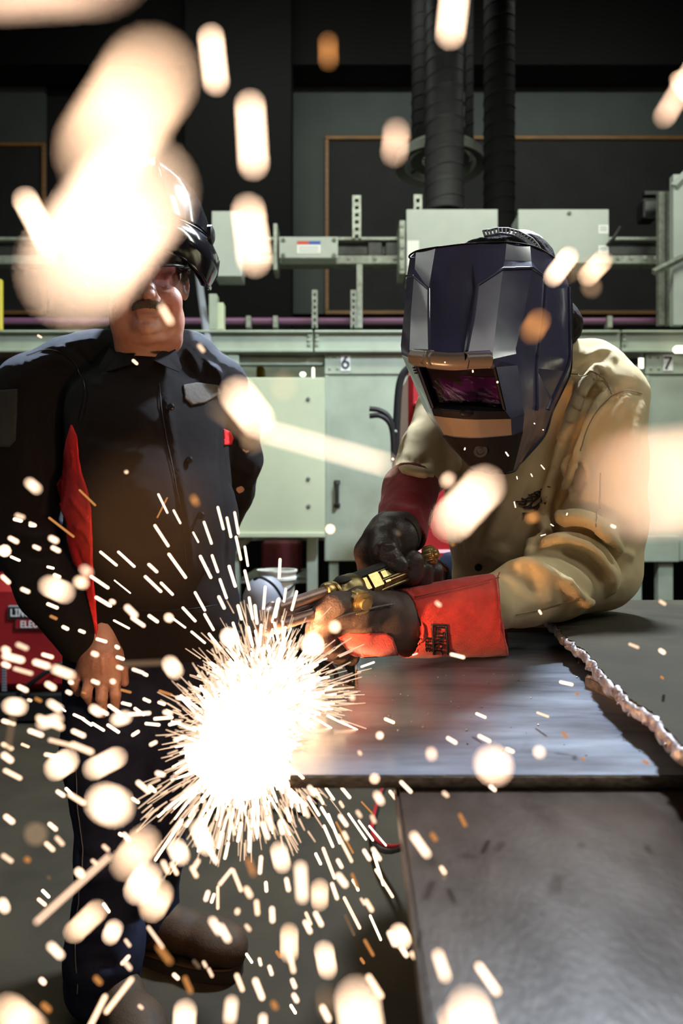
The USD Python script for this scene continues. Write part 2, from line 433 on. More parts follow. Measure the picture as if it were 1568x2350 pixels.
struct("floor", box((-6, -3, -0.05), (7, 7.3, 0.0)), M["concrete"])
struct("wall_back", box((-6, 7.12, 0), (7, 7.3, 7.5)), M["black_wall"])
struct("wall_left", box((-6.1, -3, 0), (-6, 7.3, 7.5)), M["black_wall"])
struct("wall_right", box((7, -3, 0), (7.1, 7.3, 7.5)), M["black_wall"])
struct("ceiling", box((-6.1, -3, 7.5), (7.1, 7.3, 7.6)), M["black_wall"])

# upper grey wall cladding and the framed dark panels on the rear wall
for x0, y0, x1, y1, lab in ((668, 150, 1900, 720, "grey cladding sheet behind the wide timber-framed dark board"), (-330, 176, 102, 720, "grey cladding sheet behind the timber-framed dark board beyond the standing man")):
    single("wall_cladding", pbox(x0, y0, x1, y1, 7.05, 0.06), M["grey_wall"], lab, "wall cladding")


def framed(x0, y0, x1, y1, lab):
    t = thing("wall_board", lab, "wall board", P((x0 + x1) / 2, y1, 7.0))
    part(t, "panel", pbox(x0, y0, x1, y1, 7.02, 0.03), M["panel_dark"])
    w = 9
    for q in ((x0, y0, x1, y0 + w), (x0, y1 - w, x1, y1), (x0, y0 + w, x0 + w, y1 - w), (x1 - w, y0 + w, x1, y1 - w)):
        part(t, "trim_strip", pbox(*q, 6.99, 0.045, 0.006), M["wood_trim"])


framed(746, 310, 1860, 721, "wide dark wall board in a thin orange timber frame behind the fume ducts")
framed(-320, 325, 103, 721, "dark wall board with orange timber frame beyond the standing man")
single("dark_column", pbox(425, -400, 668, 1500, 6.4, 0.3), M["duct_black"], "black steel column between the two grey wall bays", "column")
single("overhead_beam", pbox(-900, -420, 2600, 148, 6.6, 0.3), M["duct_black"], "deep black roof beam across the top of the rear wall", "beam")

# fume ducts and diffuser
def spiral_duct(px, r_px, d, y_top, y_bot, m, lab):
    c0, c1 = P(px, y_bot, d), P(px, y_top, d); r = R(r_px, d); L = c1[2] - c0[2]
    t = thing("fume_duct", lab, "duct", c0)
    n = int(L / 0.012); z = np.linspace(0, L, n); prof = [(0, 0)] + [(r * (1 + 0.012 * (1 if (i // 2) % 9 == 0 else 0)), zz) for i, zz in enumerate(z)] + [(0, L)]
    part(t, "duct_pipe", lathe(prof, c0, c0 + [0, 0, 1], 32), m, smooth=40)
    turns = int(L / 0.11); s = np.linspace(0, turns * 2 * np.pi, turns * 20)
    part(t, "spiral_seam", sweep(np.stack([c0[0] + r * np.cos(s), c0[1] + r * np.sin(s), c0[2] + L * s / s[-1]], 1), 0.006, 5), m)
    part(t, "collar", lathe([(r * 1.0, 0), (r * 1.05, 0.005), (r * 1.05, 0.05), (r, 0.055)], c0, c0 + [0, 0, 1], 32), m)


spiral_duct(1020, 44, 5.0, -500, 492, M["duct"], "charcoal spiral fume duct hanging before the round diffuser")
spiral_duct(1146, 35, 5.2, -500, 560, M["duct_black"], "black fume duct standing behind the gap between the two disconnect boxes")
spiral_duct(962, 17, 5.7, -500, 345, M["duct_black"], "thin black duct half hidden behind the charcoal spiral duct")
spiral_duct(1077, 10, 5.7, -500, 345, M["duct_black"], "narrow black pipe showing past the charcoal spiral duct's bright side")
c = P(1010, 385, 5.6); r = R(102, 5.6)
t = thing("ceiling_diffuser", "round pale grey ring diffuser hanging behind the charcoal spiral duct", "air diffuser", c)
for k, (a, b) in enumerate(((1.0, 0.80), (0.66, 0.40))):
    part(t, "diffuser_ring", lathe([(r * b, 0.02 + 0.04 * k), (r * a, 0.0 + 0.05 * k), (r * a, 0.07 + 0.05 * k), (r * (b + 0.05), 0.12 + 0.04 * k), (r * b, 0.02 + 0.04 * k)], c, c + [0, 0, 1], 48), M["hood_grey"])
part(t, "neck", lathe([(r * 0.55, 0.12), (r * 0.55, 0.3), (r * 0.5, 0.3), (r * 0.5, 0.12)], c, c + [0, 0, 1], 32), M["duct_black"])
for k in range(4):
    a = math.pi / 4 + k * math.pi / 2
    part(t, "spoke", rod(c + [r * 0.3 * math.cos(a), r * 0.3 * math.sin(a), 0.1], c + [r * 0.85 * math.cos(a), r * 0.85 * math.sin(a), 0.06], 0.01, sides=6), M["dark_metal"])


# ================================================================== strut frame with the electrical gear
def slotted(x0, y0, x1, y1, d, lab, n=None):
    """A slotted strut channel: two flanges, a back and the webs between its slots."""
    t = thing("slotted_strut", lab, "strut channel", P((x0 + x1) / 2, y1, d))
    w = x1 - x0
    part(t, "back_web", pbox(x0, y0, x1, y1, d + 0.03, 0.004), M["galv"])
    for a, b in ((x0, x0 + 0.28 * w), (x1 - 0.28 * w, x1)): part(t, "flange", pbox(a, y0, b, y1, d, 0.03), M["galv"])
    n = n or max(2, int((y1 - y0) / 15)); s = (y1 - y0) / n
    for k in range(n): part(t, "web", pbox(x0 + 0.28 * w, y0 + k * s, x1 - 0.28 * w, y0 + k * s + 0.5 * s, d + 0.001, 0.004), M["galv"])


slotted(809, 448, 829, 546, 4.42, "slotted steel strut standing above the small plug box rail")
slotted(950, 446, 969, 484, 4.42, "short slotted strut showing above the wide disconnect box")
slotted(716, 665, 729, 752, 4.42, "slotted strut post on the header beam nearest the slim column", 6)
slotted(805, 665, 818, 752, 4.42, "slotted strut post on the header beam below the long strut", 6)
t = thing("strut_post", "plain steel strut post under the plug box rail", "strut channel", P(825, 752, 4.44)); part(t, "post", pbox(819, 606, 832, 752, 4.44, 0.04), M["galv"])
t = thing("strut_post", "pale twin-rail strut post at the end of the rail by the cut-off bracket", "strut channel", P(1528, 745, 4.44))
for q in ((1513, 440, 1527, 745), (1531, 440, 1540, 745)): part(t, "rail", pbox(*q, 4.44, 0.04), M["galv"])
t = thing("strut_post", "tall pale metal post cut by the frame edge beside the twin-rail strut", "strut channel", P(1556, 745, 4.3)); part(t, "post", pbox(1546, 400, 1572, 745, 4.3, 0.05), M["box_grey"])
part(t, "knee_brace", sweep([P(1548, 430, 4.3), P(1590, 385, 4.3)], 0.03, 4), M["box_grey"]); part(t, "cable_tray", sweep([P(1500, 625, 4.25), P(1600, 575, 4.25)], 0.022, 4), M["galv"])
t = thing("cable_bracket", "small dark bracket box mounted high beside the pale posts", "bracket", P(1500, 500, 4.6))
part(t, "bracket_body", cat_([pbox(1478, 455, 1512, 500, 4.6, 0.12, 0.01)]), M["black_paint"]); part(t, "bracket_arm", pbox(1480, 438, 1545, 446, 4.55, 0.05), M["dark_metal"])

t = thing("bus_rail", "grey bus duct rail carrying the plug box and disconnect boxes", "bus duct", P(784, 606, 4.5))
for x0, x1 in ((-200, 1800),):
    part(t, "top_flange", pbox(x0, 543, x1, 551, 4.60, 0.1, 0.004), M["galv"])
    part(t, "bus_body", pbox(x0, 551, x1, 585, 4.65, 0.05, 0.004), M["dark_metal"])
    part(t, "bottom_flange", pbox(x0, 585, x1, 606, 4.60, 0.1, 0.006), M["galv"])
for k, x in enumerate((655, 700, 800, 860, 905, 1420, 1450, 1480, 1505)):
    part(t, "bolt", lathe([(0, 0), (0.012, 0), (0.014, 0.01), (0, 0.014)], P(x, 592, 4.598), P(x, 592, 4.5), 8), M["box_grey"])
for x in (845, 885):
    part(t, "joint_cover", pbox(x, 551, x + 32, 588, 4.62, 0.03, 0.004), M["dark_metal"])


def elec_box(name, x0, y0, x1, y1, d, dep, lab, stickers=(), bolts=(), seam=True):
    t = thing(name, lab, "electrical box", P((x0 + x1) / 2, y1, d))
    part(t, "enclosure", pbox(x0 + 4, y0 + 3, x1 - 4, y1 - 3, d + 0.012, dep, 0.004), M["box_grey"])
    part(t, "cover", pbox(x0, y0, x1, y1, d, 0.014, 0.003), M["box_grey"])
    for (a, b, c2, d2, m) in stickers: part(t, "sticker", pbox(a, b, c2, d2, d - 0.002, 0.003), m, label="printed warning sticker")
    for x, y in bolts: part(t, "bolt", lathe([(0, 0), (0.013, 0), (0.013, 0.012), (0, 0.016)], P(x, y, d), P(x, y, d - 0.1), 8), M["galv"])
    return t


bx = elec_box("plug_box", 641, 543, 776, 592, 4.38, 0.14, "small grey plug box with a red white and blue sticker", ((682, 553, 736, 562, M["white_label"]), (682, 562, 736, 581, M["white_label"])), ((650, 550), (767, 550), (650, 585), (767, 585)))
part(bx, "sticker", pbox(682, 553, 709, 561, 4.377, 0.002), M["red_sticker"]); part(bx, "sticker", pbox(709, 553, 736, 561, 4.377, 0.002), M["blue_sticker"])
for k in range(3): part(bx, "sticker_line", pbox(686, 566 + k * 5, 731, 567.5 + k * 5, 4.3775, 0.001), M["grey_plastic"])
part(bx, "end_plate", pbox(627, 512, 637, 620, 4.4, 0.16, 0.004), M["galv"])
bx = elec_box("disconnect_box", 933, 480, 1143, 640, 4.36, 0.22, "wide grey disconnect box behind the welding helmet's crown", ((935, 552, 962, 610, M["white_label"]),))
part(bx, "end_plate", pbox(917, 505, 931, 628, 4.38, 0.2, 0.004), M["galv"])
for k in range(5): part(bx, "bolt", lathe([(0, 0), (0.012, 0), (0.012, 0.012), (0, 0.015)], P(923, 518 + k * 24, 4.38), P(923, 518 + k * 24, 4.3), 8), M["box_grey"])
bx = elec_box("disconnect_box", 1190, 480, 1398, 604, 4.36, 0.22, "grey disconnect box with two pale stickers on its edge", ((1374, 516, 1397, 536, M["white_label"]), (1374, 563, 1397, 580, M["white_label"])), ((1307, 489),))
for yy in (520, 568):
    for k in range(3): part(bx, "sticker_line", pbox(1378, yy + k * 4, 1393, yy + 1.5 + k * 4, 4.3575, 0.001), M["grey_plastic"])
part(bx, "pull_handle", sweep([P(1395, 562, 4.36), P(1408, 548, 4.3), P(1426, 520, 4.26)], 0.012, 6), M["dark_metal"])
elec_box("disconnect_box", 486, 484, 556, 634, 4.4, 0.2, "pale grey disconnect box showing behind the standing man's helmet")

# purple pipe and header beam
t = thing("purple_pipe", "thin purple pipe run just above the booth header beam", "pipe", P(784, 738, 4.55))
part(t, "pipe_run", rod(P(-300, 737, 4.55), P(1900, 737, 4.55), R(8, 4.55), sides=12), M["purple_pipe"])
for x in (632, 1290, 1401, 570): part(t, "pipe_clamp", cat_([pbox(x - 6, 724, x + 6, 752, 4.5, 0.06, 0.004)]), M["galv"])
for x0, x1, lab in ((-300, 718, "pale green header beam length above the booth behind the standing man"), (722, 1424, "pale green header beam length above booth number six"), (1428, 1900, "pale green header beam length above booth number seven")):
    t = thing("header_beam", lab, "beam", P((x0 + x1) / 2, 806, 3.98))
    part(t, "web", pbox(x0, 762, x1, 806, 4.0, 0.02, 0.003), M["booth_green"]); part(t, "top_flange", pbox(x0, 757, x1, 763, 3.97, 0.60, 0.004), M["booth_green"])
    part(t, "lower_flange", pbox(x0, 800, x1, 808, 3.975, 0.16, 0.004), M["booth_green"])
    for x in ((x0 if x0 > 0 else x1 - 14) + 6,):
        for y in (770, 780, 790): part(t, "bolt", lathe([(0, 0), (0.011, 0), (0.011, 0.01), (0, 0.013)], P(x, y, 3.998), P(x, y, 3.9), 8), M["booth_green"])
t = thing("green_post", "pair of pale green posts standing on the header beam by the man's shoulder", "post", P(495, 757, 4.05))
part(t, "post", pbox(479, 674, 498, 757, 4.05, 0.07, 0.004), M["booth_green"]); part(t, "post", pbox(498, 694, 513, 757, 4.07, 0.07, 0.004), M["board_green"])
t = thing("hanging_conduit", "grey conduit dropping behind the standing man's visor", "conduit", P(470, 812, 3.2))
part(t, "conduit_tube", sweep([P(452, 596, 4.55), P(462, 680, 4.3), P(478, 790, 3.93), P(484, 900, 3.93), P(486, 1576, 3.95)], R(9, 4.0), 8), M["grey_plastic"])


# ================================================================== booths
def booth(x0, x1, num, tx, lab, handle=None):
    t = thing("booth_partition", lab, "booth panel", P((x0 + x1) / 2, 1288, 4.02))
    part(t, "head_strip", pbox(x0, 806, x1, 859, 4.02, 0.03, 0.004), M["booth_green"]); part(t, "sheet", pbox(x0 + 2, 861, x1, 1288, 4.03, 0.03, 0.004), M["booth_green"])
    part(t, "edge_angle", pbox(x0, 861, x0 + 9, 1288, 4.015, 0.05, 0.004), M["booth_green"])
    part(t, "number_tag", pbox(tx - 11, 815, tx + 11, 851, 4.015, 0.004), M["white_label"], label="white number tag")
    m = meshkit.text_mesh(num, R(27, 4.01), 0.002, bold=True); m.apply_transform(trimesh.transformations.rotation_matrix(math.pi / 2, [1, 0, 0]))
    m.apply_translation(P(tx, 846.5, 4.013) - [(m.bounds[0][0] + m.bounds[1][0]) / 2, m.bounds[:, 1].mean(), m.bounds[0][2]]); part(t, "numeral", m, M["ink"], smooth=False)
    for x in (x0 + 12, x0 + 30, x0 + 48):
        for y in (820, 846): part(t, "rivet", lathe([(0, 0), (0.009, 0), (0.007, 0.006), (0, 0.008)], P(x, y, 4.02), P(x, y, 3.9), 8), M["booth_green"])
    if handle:
        x, ya, yb = handle
        part(t, "door_handle", sweep([P(x, ya, 4.03), P(x, ya + 4, 3.99), P(x, yb - 4, 3.99), P(x, yb, 4.03)], 0.012, 8), M["dark_metal"])
        for y in (ya, yb): part(t, "handle_plate", pbox(x - 7, y - 5, x + 7, y + 5, 4.02, 0.01, 0.002), M["dark_metal"])
    return t


b6 = booth(745, 1160, "6", 793, "pale green steel booth panel tagged with the number six", (774, 1107, 1160))
b7 = booth(1482, 1900, "7", 1534, "pale green steel booth panel tagged with the number seven")
for (x0, x1, y0, y1) in ((755, 790, 1288, 1420), (905, 940, 1288, 1420)): part(b6, "leg", pbox(x0, y0, x0 + 22, y1 + 160, 4.05, 0.06, 0.004), M["booth_green"])
part(b7, "foot_plate", pbox(1478, 1230, 1560, 1290, 3.99, 0.05, 0.004), M["booth_green"])
for x in (1512, 1440): part(b7, "leg", pbox(x, 1270, x + 34, 1585, 4.02, 0.06, 0.004), M["booth_green"])
t = thing("booth_door", "pale yellow-green booth door board hanging beside booth six", "booth door", P(640, 1232, 3.9))
part(t, "board", pbox(525, 866, 746, 1232, 3.9, 0.03, 0.006), M["board_green"])
for x, y in ((708, 915), (708, 1098), (709, 1160), (560, 915)): part(t, "bolt", lathe([(0, 0), (0.012, 0), (0.012, 0.01), (0, 0.014)], P(x, y, 3.9), P(x, y, 3.8), 8), M["galv"])
part(t, "bottom_rail", pbox(525, 1222, 746, 1234, 3.885, 0.05, 0.004), M["board_green"])
t = thing("booth_surround", "pale green booth frame behind the hanging door board", "booth frame", P(600, 1585, 3.95))
for q in ((520, 806, 548, 1585), (704, 1232, 729, 1585)): part(t, "post", pbox(*q, 4.0, 0.08, 0.004), M["booth_green"])
part(t, "cross_rail", pbox(548, 818, 745, 838, 4.05, 0.05, 0.004), M["booth_green"])
part(t, "shelf", pbox(548, 868, 745, 873, 4.1, 0.6), M["booth_green"]); part(t, "shelf", pbox(548, 1330, 704, 1338, 4.1, 0.8), M["booth_green"])
part(t, "corner_gusset", sweep([P(508, 812, 4.0), P(552, 872, 4.0)], 0.022, 4), M["booth_green"])
part(t, "diagonal_brace", sweep([P(522, 1275, 3.95), P(575, 1226, 3.95)], 0.028, 4), M["booth_green"])
single("booth_wall", pbox(520, 838, 1800, 1240, 5.2, 0.03), M["booth_green"], "pale sheet at the rear of the booths glimpsed over the door board", "booth wall")
t = thing("booth_lamp_tube", "small lit tube lamp glowing inside booth six", "lamp", P(725, 860, 4.6)); part(t, "tube", pbox(716, 842, 722, 866, 4.5, 0.03, 0.01), M["tube_light"]); part(t, "tube", pbox(688, 853, 702, 863, 4.5, 0.03, 0.01), M["tube_light"])
t = thing("booth_lamp_tube", "lit strip lamp glowing beside booth seven", "lamp", P(1476, 845, 4.6)); part(t, "tube", pbox(1469, 816, 1483, 844, 4.3, 0.03, 0.01), M["tube_light"]); part(t, "hanger", pbox(1474, 790, 1478, 817, 4.31, 0.01), M["dark_metal"])
t = thing("booth_lamp_tube", "lit lamp at the frame edge under the header beam of booth seven", "lamp", P(1560, 800, 3.9)); part(t, "tube", pbox(1550, 792, 1590, 808, 3.9, 0.04, 0.012), M["tube_light"])
single("yellow_bin", pbox(588, 840, 606, 892, 4.5, 0.1, 0.01), M["yellow_paint"], "yellow bin on the shelf inside booth six", "bin")
single("yellow_bin", pbox(580, 806, 604, 822, 4.5, 0.1, 0.01), M["yellow_paint"], "yellow bin top peeping over the booth's cross rail", "bin")
single("yellow_curtain_edge", pbox(-12, 640, 3, 757, 4.2, 0.03, 0.005), M["yellow_paint"], "yellow upright edge at the frame beside the standing man", "curtain")
single("red_crate", pbox(600, 1240, 690, 1315, 4.5, 0.3, 0.02), mat("dark_red", (0.09, 0.008, 0.01), 0.5), "dark red toolbox stored under the booth door board", "toolbox")


# ================================================================== welding machines
def tube_path(pts, r, n=24): return sweep(spline(pts, n), r, 10)


def letters(text, h, a, right, up, depth=0.002, bold=True, squash=1.0):
    """Lettering whose baseline starts at a and runs along right, capitals h tall along up."""
    m = meshkit.text_mesh(text, h, depth, bold=bold); right, up = np.asarray(right, float), np.asarray(up, float)
    right /= np.linalg.norm(right); up = up - right * (up @ right); up /= np.linalg.norm(up); T = np.eye(4)
    T[:3, 0], T[:3, 1], T[:3, 2], T[:3, 3] = right * squash, up, np.cross(right, up), a
    m.apply_transform(T); return m


t = thing("welding_machine", "tall red welding machine with black handle behind the welder", "welding machine", P(960, 1560, 2.9))
part(t, "body", pbox(938, 850, 1110, 1560, 2.9, 0.5, 0.02), M["machine_red"]); part(t, "front_ledge", pbox(950, 920, 1110, 936, 2.87, 0.05, 0.01), M["machine_red"])
part(t, "lower_bay", pbox(938, 1262, 1110, 1345, 2.86, 0.1, 0.012), M["machine_red"]); part(t, "vent_grille", pbox(980, 1000, 1100, 1060, 2.895, 0.01, 0.003), M["grey_plastic"])
part(t, "side_frame", tube_path([P(945, 838, 2.88), P(921, 868, 2.88), P(912, 940, 2.88), P(908, 1100, 2.88), P(906, 1560, 2.88)], R(9, 2.88)), M["black_paint"])
for dx in (0, 12): part(t, "push_handle", tube_path([P(848, 938 + dx * 1.4, 2.86), P(872, 942 + dx, 2.86), P(892, 956 + dx, 2.86), P(901, 985 + dx, 2.86), P(903, 1060, 2.86)], R(6, 2.86)), M["black_paint"])
for x, y in ((908, 990), (908, 1200)): part(t, "bolt", lathe([(0, 0), (0.007, 0), (0.006, 0.006), (0, 0.008)], P(x, y, 2.86), P(x, y, 2.8), 8), M["box_grey"])

t = thing("welding_machine", "low red welding machine with a raised name badge beyond the standing man", "welding machine", P(30, 1612, 3.4))
part(t, "body", pbox(-200, 1335, 190, 1592, 3.4, 0.6, 0.05), M["machine_red"]); part(t, "base_skirt", pbox(-200, 1592, 195, 1658, 3.38, 0.6, 0.01), M["black_paint"])
part(t, "cable", tube_path([P(40, 1592, 3.36), P(75, 1565, 3.34), P(110, 1540, 3.35), P(150, 1520, 3.38)], 0.012), M["black_paint"])
bd = part(t, "badge", pbox(17, 1390, 170, 1422, 3.39, 0.015, 0.005), M["grey_plastic"], label="raised maker's badge")
part(bd, "badge_face", pbox(20, 1393, 167, 1419, 3.387, 0.006), M["ink"])
part(bd, "lettering", letters("LINCOLN", R(17, 3.38), P(23, 1414.5, 3.387), (1, 0, 0), (0, 0, 1), squash=0.8), M["white_label"], smooth=False)
be = part(t, "badge", pbox(34, 1422, 150, 1445, 3.39, 0.015, 0.005), M["grey_plastic"], label="raised maker's badge, second line"); part(be, "badge_face", pbox(37, 1422, 147, 1442, 3.387, 0.006), M["machine_red"])
part(be, "lettering", letters("ELECTRIC", R(15, 3.38), P(46, 1440, 3.387), (1, 0, 0), (0, 0, 1), squash=0.8), M["white_label"], smooth=False)
for k in range(9): part(t, "vent_slot", pbox(4, 1530 + k * 6.5, 14, 1534 + k * 6.5, 3.396, 0.006), M["grey_plastic"])

# bucket on its stand behind the torch, with a grey tank before it
d = 2.5
c0 = P(636, 1392, d)
t = thing("work_stand", "dark steel stand carrying the white bucket", "stand", (c0[0], d, 0))
part(t, "stand_top", box((c0[0] - 0.16, d - 0.15, c0[2] - 0.02), (c0[0] + 0.16, d + 0.15, c0[2]), 0.004), M["dark_metal"])
for sx in (-1, 1):
    for sy in (-1, 1): part(t, "leg", box((c0[0] + sx * 0.14 - 0.015, d + sy * 0.13 - 0.015, 0), (c0[0] + sx * 0.14 + 0.015, d + sy * 0.13 + 0.015, c0[2] - 0.02)), M["dark_metal"])
t = thing("bucket", "white plastic bucket behind the cutting torch", "bucket", c0); r = R(44, d); hgt = R(85, d)
prof = [(0, 0), (r * 0.82, 0), (r * 0.95, hgt * 0.72), (r * 1.04, hgt * 0.74), (r * 1.04, hgt * 0.80), (r * 0.98, hgt * 0.82), (r * 1.0, hgt * 0.93), (r * 1.06, hgt * 0.95), (r * 1.06, hgt), (r * 0.96, hgt), (r * 0.8, hgt * 0.04), (0, hgt * 0.03)]
part(t, "bucket_body", lathe(prof, c0, c0 + [0, 0, 1], 40), M["white_plastic"])
a = np.linspace(0.12, math.pi - 0.12, 24); part(t, "bail_handle", sweep(np.stack([c0[0] + r * 1.08 * np.cos(a), c0[1] - r * 1.0 * np.sin(a), c0[2] + hgt * (0.85 - 0.45 * np.sin(a))], 1), 0.004, 6), M["black_paint"])
c1 = P(607, 1440, 2.3)
t = thing("floor_jug", "pale blue-grey jug in front of the white bucket", "jug", c1)
part(t, "jug_body", lathe([(0, 0), (0.07, 0), (0.075, 0.02), (0.072, 0.11), (0.055, 0.15), (0.03, 0.17), (0, 0.17)], c1, c1 + [0, 0, 1], 28), M["grey_plastic"])
part(t, "jug_strap", sweep(spline([P(583, 1330, 2.2), P(600, 1325, 2.19), P(630, 1345, 2.2), P(652, 1380, 2.22)], 16), 0.005, 6), M["black_paint"])
t = thing("work_stand", "dark steel stand carrying the pale jug", "stand", (c1[0], 2.3, 0)); part(t, "stand_top", box((c1[0] - 0.1, 2.2, c1[2] - 0.02), (c1[0] + 0.1, 2.4, c1[2])), M["dark_metal"])
for sx in (-1, 1): part(t, "leg", box((c1[0] + sx * 0.08 - 0.012, 2.29, 0), (c1[0] + sx * 0.08 + 0.012, 2.31, c1[2] - 0.02)), M["dark_metal"])


# ================================================================== the bench and its steel plates
def steel(name, c, dark, rough, metal, streak, scale=6, **kw):
    return mat(name, c, rough, metal, dark=dark, scale=scale, lo=0.36, hi=0.64, bump=0.12, bscale=120, rvar=0.08, stretch=streak, **kw)


M["plate_blue"] = steel("plate_blue", (0.19, 0.21, 0.25), (0.125, 0.135, 0.165), 0.34, 0.45, (0.7, 3, 4))
M["plate_edge"] = steel("plate_edge", (0.30, 0.24, 0.18), (0.12, 0.09, 0.065), 0.5, 0.5, (3, 3, 9), 30)
M["table_steel"] = steel("table_steel", (0.046, 0.029, 0.019), (0.017, 0.010, 0.007), 0.26, 0.0, (2, 1, 2), 3.0, spec=0.3)
M["plate_olive"] = steel("plate_olive", (0.047, 0.040, 0.027), (0.030, 0.026, 0.018), 0.75, 0.0, (1, 1, 1), 9, spec=0.08)
M["slag"] = mat("slag", (0.52, 0.49, 0.52), 0.42, 0.6, dark=(0.16, 0.13, 0.12), scale=70, bump=0.8, bscale=260, rvar=0.12)
M["slag_brown"] = mat("slag_brown", (0.22, 0.17, 0.13), 0.55, 0.4, dark=(0.10, 0.075, 0.05), scale=70, bump=0.8, bscale=260)

ZT, ZP, ZR = 0.787, 0.800, 0.840        # tops of the bench, of the plate being cut, of the raised plate
t = thing("cutting_bench", "heavy brown steel bench top under the plates, its near corner out of focus", "bench", (0.6, 1.0, 0))
e0, e1 = on_z(910, 1815, ZT), on_z(980, 2350, ZT); dx = (e0 - e1) / (e0[1] - e1[1])
back, near = e0 + dx * (1.56 - e0[1]), e1 + dx * (0.20 - e1[1])
part(t, "bench_top", plate([near[:2], (1.5, 0.20), (1.5, 1.56), back[:2]], ZT - 0.022, ZT, 0.003), M["table_steel"])
part(t, "apron", cat_([box((back[0] + 0.05, 0.42, ZT - 0.10), (back[0] + 0.09, 1.5, ZT - 0.022)), box((1.4, 0.42, ZT - 0.10), (1.44, 1.5, ZT - 0.022)), box((back[0] + 0.09, 1.46, ZT - 0.10), (1.4, 1.5, ZT - 0.022))]), M["dark_metal"])
for x in (0.52, 1.4):
    for y in (0.45, 1.46): part(t, "leg", box((x - 0.03, y - 0.03, 0), (x + 0.03, y + 0.03, ZT - 0.022), 0.004), M["dark_metal"])

outline = [on_z(665, 1779, ZP)[:2], (0.95, on_z(1400, 1779, ZP)[1]), (0.95, 1.42), (0.042, 1.42), on_z(818, 1508, ZP)[:2], on_z(820, 1580, ZP)[:2], on_z(690, 1540, ZP)[:2]]
t = thing("steel_plate", "glossy blue-grey steel plate being cut, resting on the bench top", "steel plate", (0.3, 1.0, ZT))
part(t, "plate_face", plate(outline, ZT + 0.0005, ZP, 0.0012), M["plate_blue"])
q = np.array([(*p, ZP - 0.0065) for p in (outline[0], outline[1])]); s = np.linspace(0, 1, 240)[:, None]; line = q[0] + (q[1] - q[0]) * s
m = sweep(line, 0.0058, 8, flat=((0, 1, 0), 0.35)); part(t, "rough_edge", ruffle(m, 160, 0.0012, 3), M["plate_edge"], smooth=50)
q = [np.array([*outline[k], ZP - 0.002]) for k in (4, 5, 6)]
for a, b in ((q[0], q[1]), (q[1], q[2])):
    m = sweep(a + (b - a) * np.linspace(0, 1, 50)[:, None], 0.0028, 6); part(t, "flame_cut_edge", ruffle(m, 300, 0.0012, 5), M["slag_brown"], smooth=50)

# small beads of spatter lying on the plate
for k in range(46):
    x, y = rng.uniform(0.0, 0.42), rng.uniform(0.68, 1.05)
    r = rng.uniform(0.0006, 0.0016)
    b = trimesh.creation.icosphere(1, r); b.apply_scale((1, 1, 0.8)); b.apply_translation((x, y, ZP + r * 0.75))
    single("spatter_bead", b, M["slag"], "tiny bead of metal spatter lying on the blue-grey steel plate", "spatter", "spatter beads on the cut plate", smooth=True)

# the raised plate with its torn edge
edge_px = [(1236, 1404), (1262, 1422), (1290, 1452), (1320, 1476), (1350, 1500), (1378, 1530), (1400, 1558), (1425, 1580), (1450, 1600), (1500, 1640), (1540, 1676), (1600, 1735), (1700, 1860)]
tear = np.array([on_z(x, y, ZR)[:2] for x, y in edge_px]); tear = spline(tear, 220)
jit = meshkit.fbm(np.column_stack([tear * 55, np.zeros(len(tear))]), 4, 9) - 0.5
tear = tear + np.column_stack([jit * 0.016, jit * 0.004])
y_back = on_z(1400, 1377, ZR)[1]
t = thing("raised_plate", "dull olive-grey steel plate with a torn slag-crusted edge, propped over the cut plate", "steel plate", (0.7, 1.2, ZR - 0.018))
pg = [tuple(p) for p in tear] + [(1.2, tear[-1][1]), (1.2, y_back), (tear[0][0] - 0.03, y_back)]
part(t, "plate_face", prism(sg.Polygon(pg).buffer(0), ZR - 0.018, ZR), M["plate_olive"], smooth=20)
line = np.column_stack([tear - [0.0015, 0], np.full(len(tear), ZR - 0.009)])
rr = 0.0078 + 0.003 * (meshkit.fbm(line * 90, 3, 4) - 0.5) * 2
m = sweep(line, rr, 14, flat=((1, 0, 0), 0.55)); m = ruffle(m, 130, 0.0026, 11); part(t, "torn_edge", ruffle(m, 420, 0.0014, 12), M["slag"], smooth=60, label="bright slag-crusted torn edge")
for k in range(40):
    i = rng.integers(4, len(tear) - 4); r = rng.uniform(0.001, 0.0026); b = trimesh.creation.icosphere(1, r); b.apply_translation((tear[i][0] - 0.004 + rng.normal(0, .002), tear[i][1], ZR - rng.uniform(0.002, 0.016)))
    part(t, "slag_bead", b, M["slag"], smooth=True)
for (x, y0, y1) in ((0.52, 0.75, 1.35), (0.85, 0.75, 1.35)):
    single("spacer_bar", box((x - 0.02, y0, ZP), (x + 0.02, y1, ZR - 0.018), 0.002), M["dark_metal"], f"flat steel spacer bar propping the olive plate, the one {'close to its torn edge' if x < 0.7 else 'deep under its far side'}", "spacer bar")
a, b = on_z(1342, 1574, ZP), on_z(1500, 1652, ZP); u = (b - a)[:2] / np.linalg.norm((b - a)[:2]); w = np.array([-u[1], u[0]])
n = 60; s = np.linspace(0, 1, n); top = a[:2] + np.outer(s, (b - a)[:2]); jit = (meshkit.fbm(np.column_stack([top * 140, np.zeros(n)]), 3, 21) - 0.5) * 0.006
front, rear = top + w * jit[:, None] * 0.6, top + w * (0.014 + jit[:, None]); rear[:4] -= w * np.array([.008, .005, .003, .001])[:, None]
t = thing("offcut_strip", "narrow flame-cut steel offcut lying under the torn edge of the olive plate", "steel offcut", (a[0], a[1], ZP))
part(t, "strip", prism(sg.Polygon(np.vstack([front, rear[::-1]])).buffer(0), ZP, ZP + 0.0125), M["slag_brown"], smooth=20)
m = sweep(np.column_stack([(front + rear)[:40] / 2, np.full(40, ZP + 0.0125)]), 0.004, 8); part(t, "slag_crust", ruffle(m, 260, 0.003, 8), M["slag"], smooth=60)
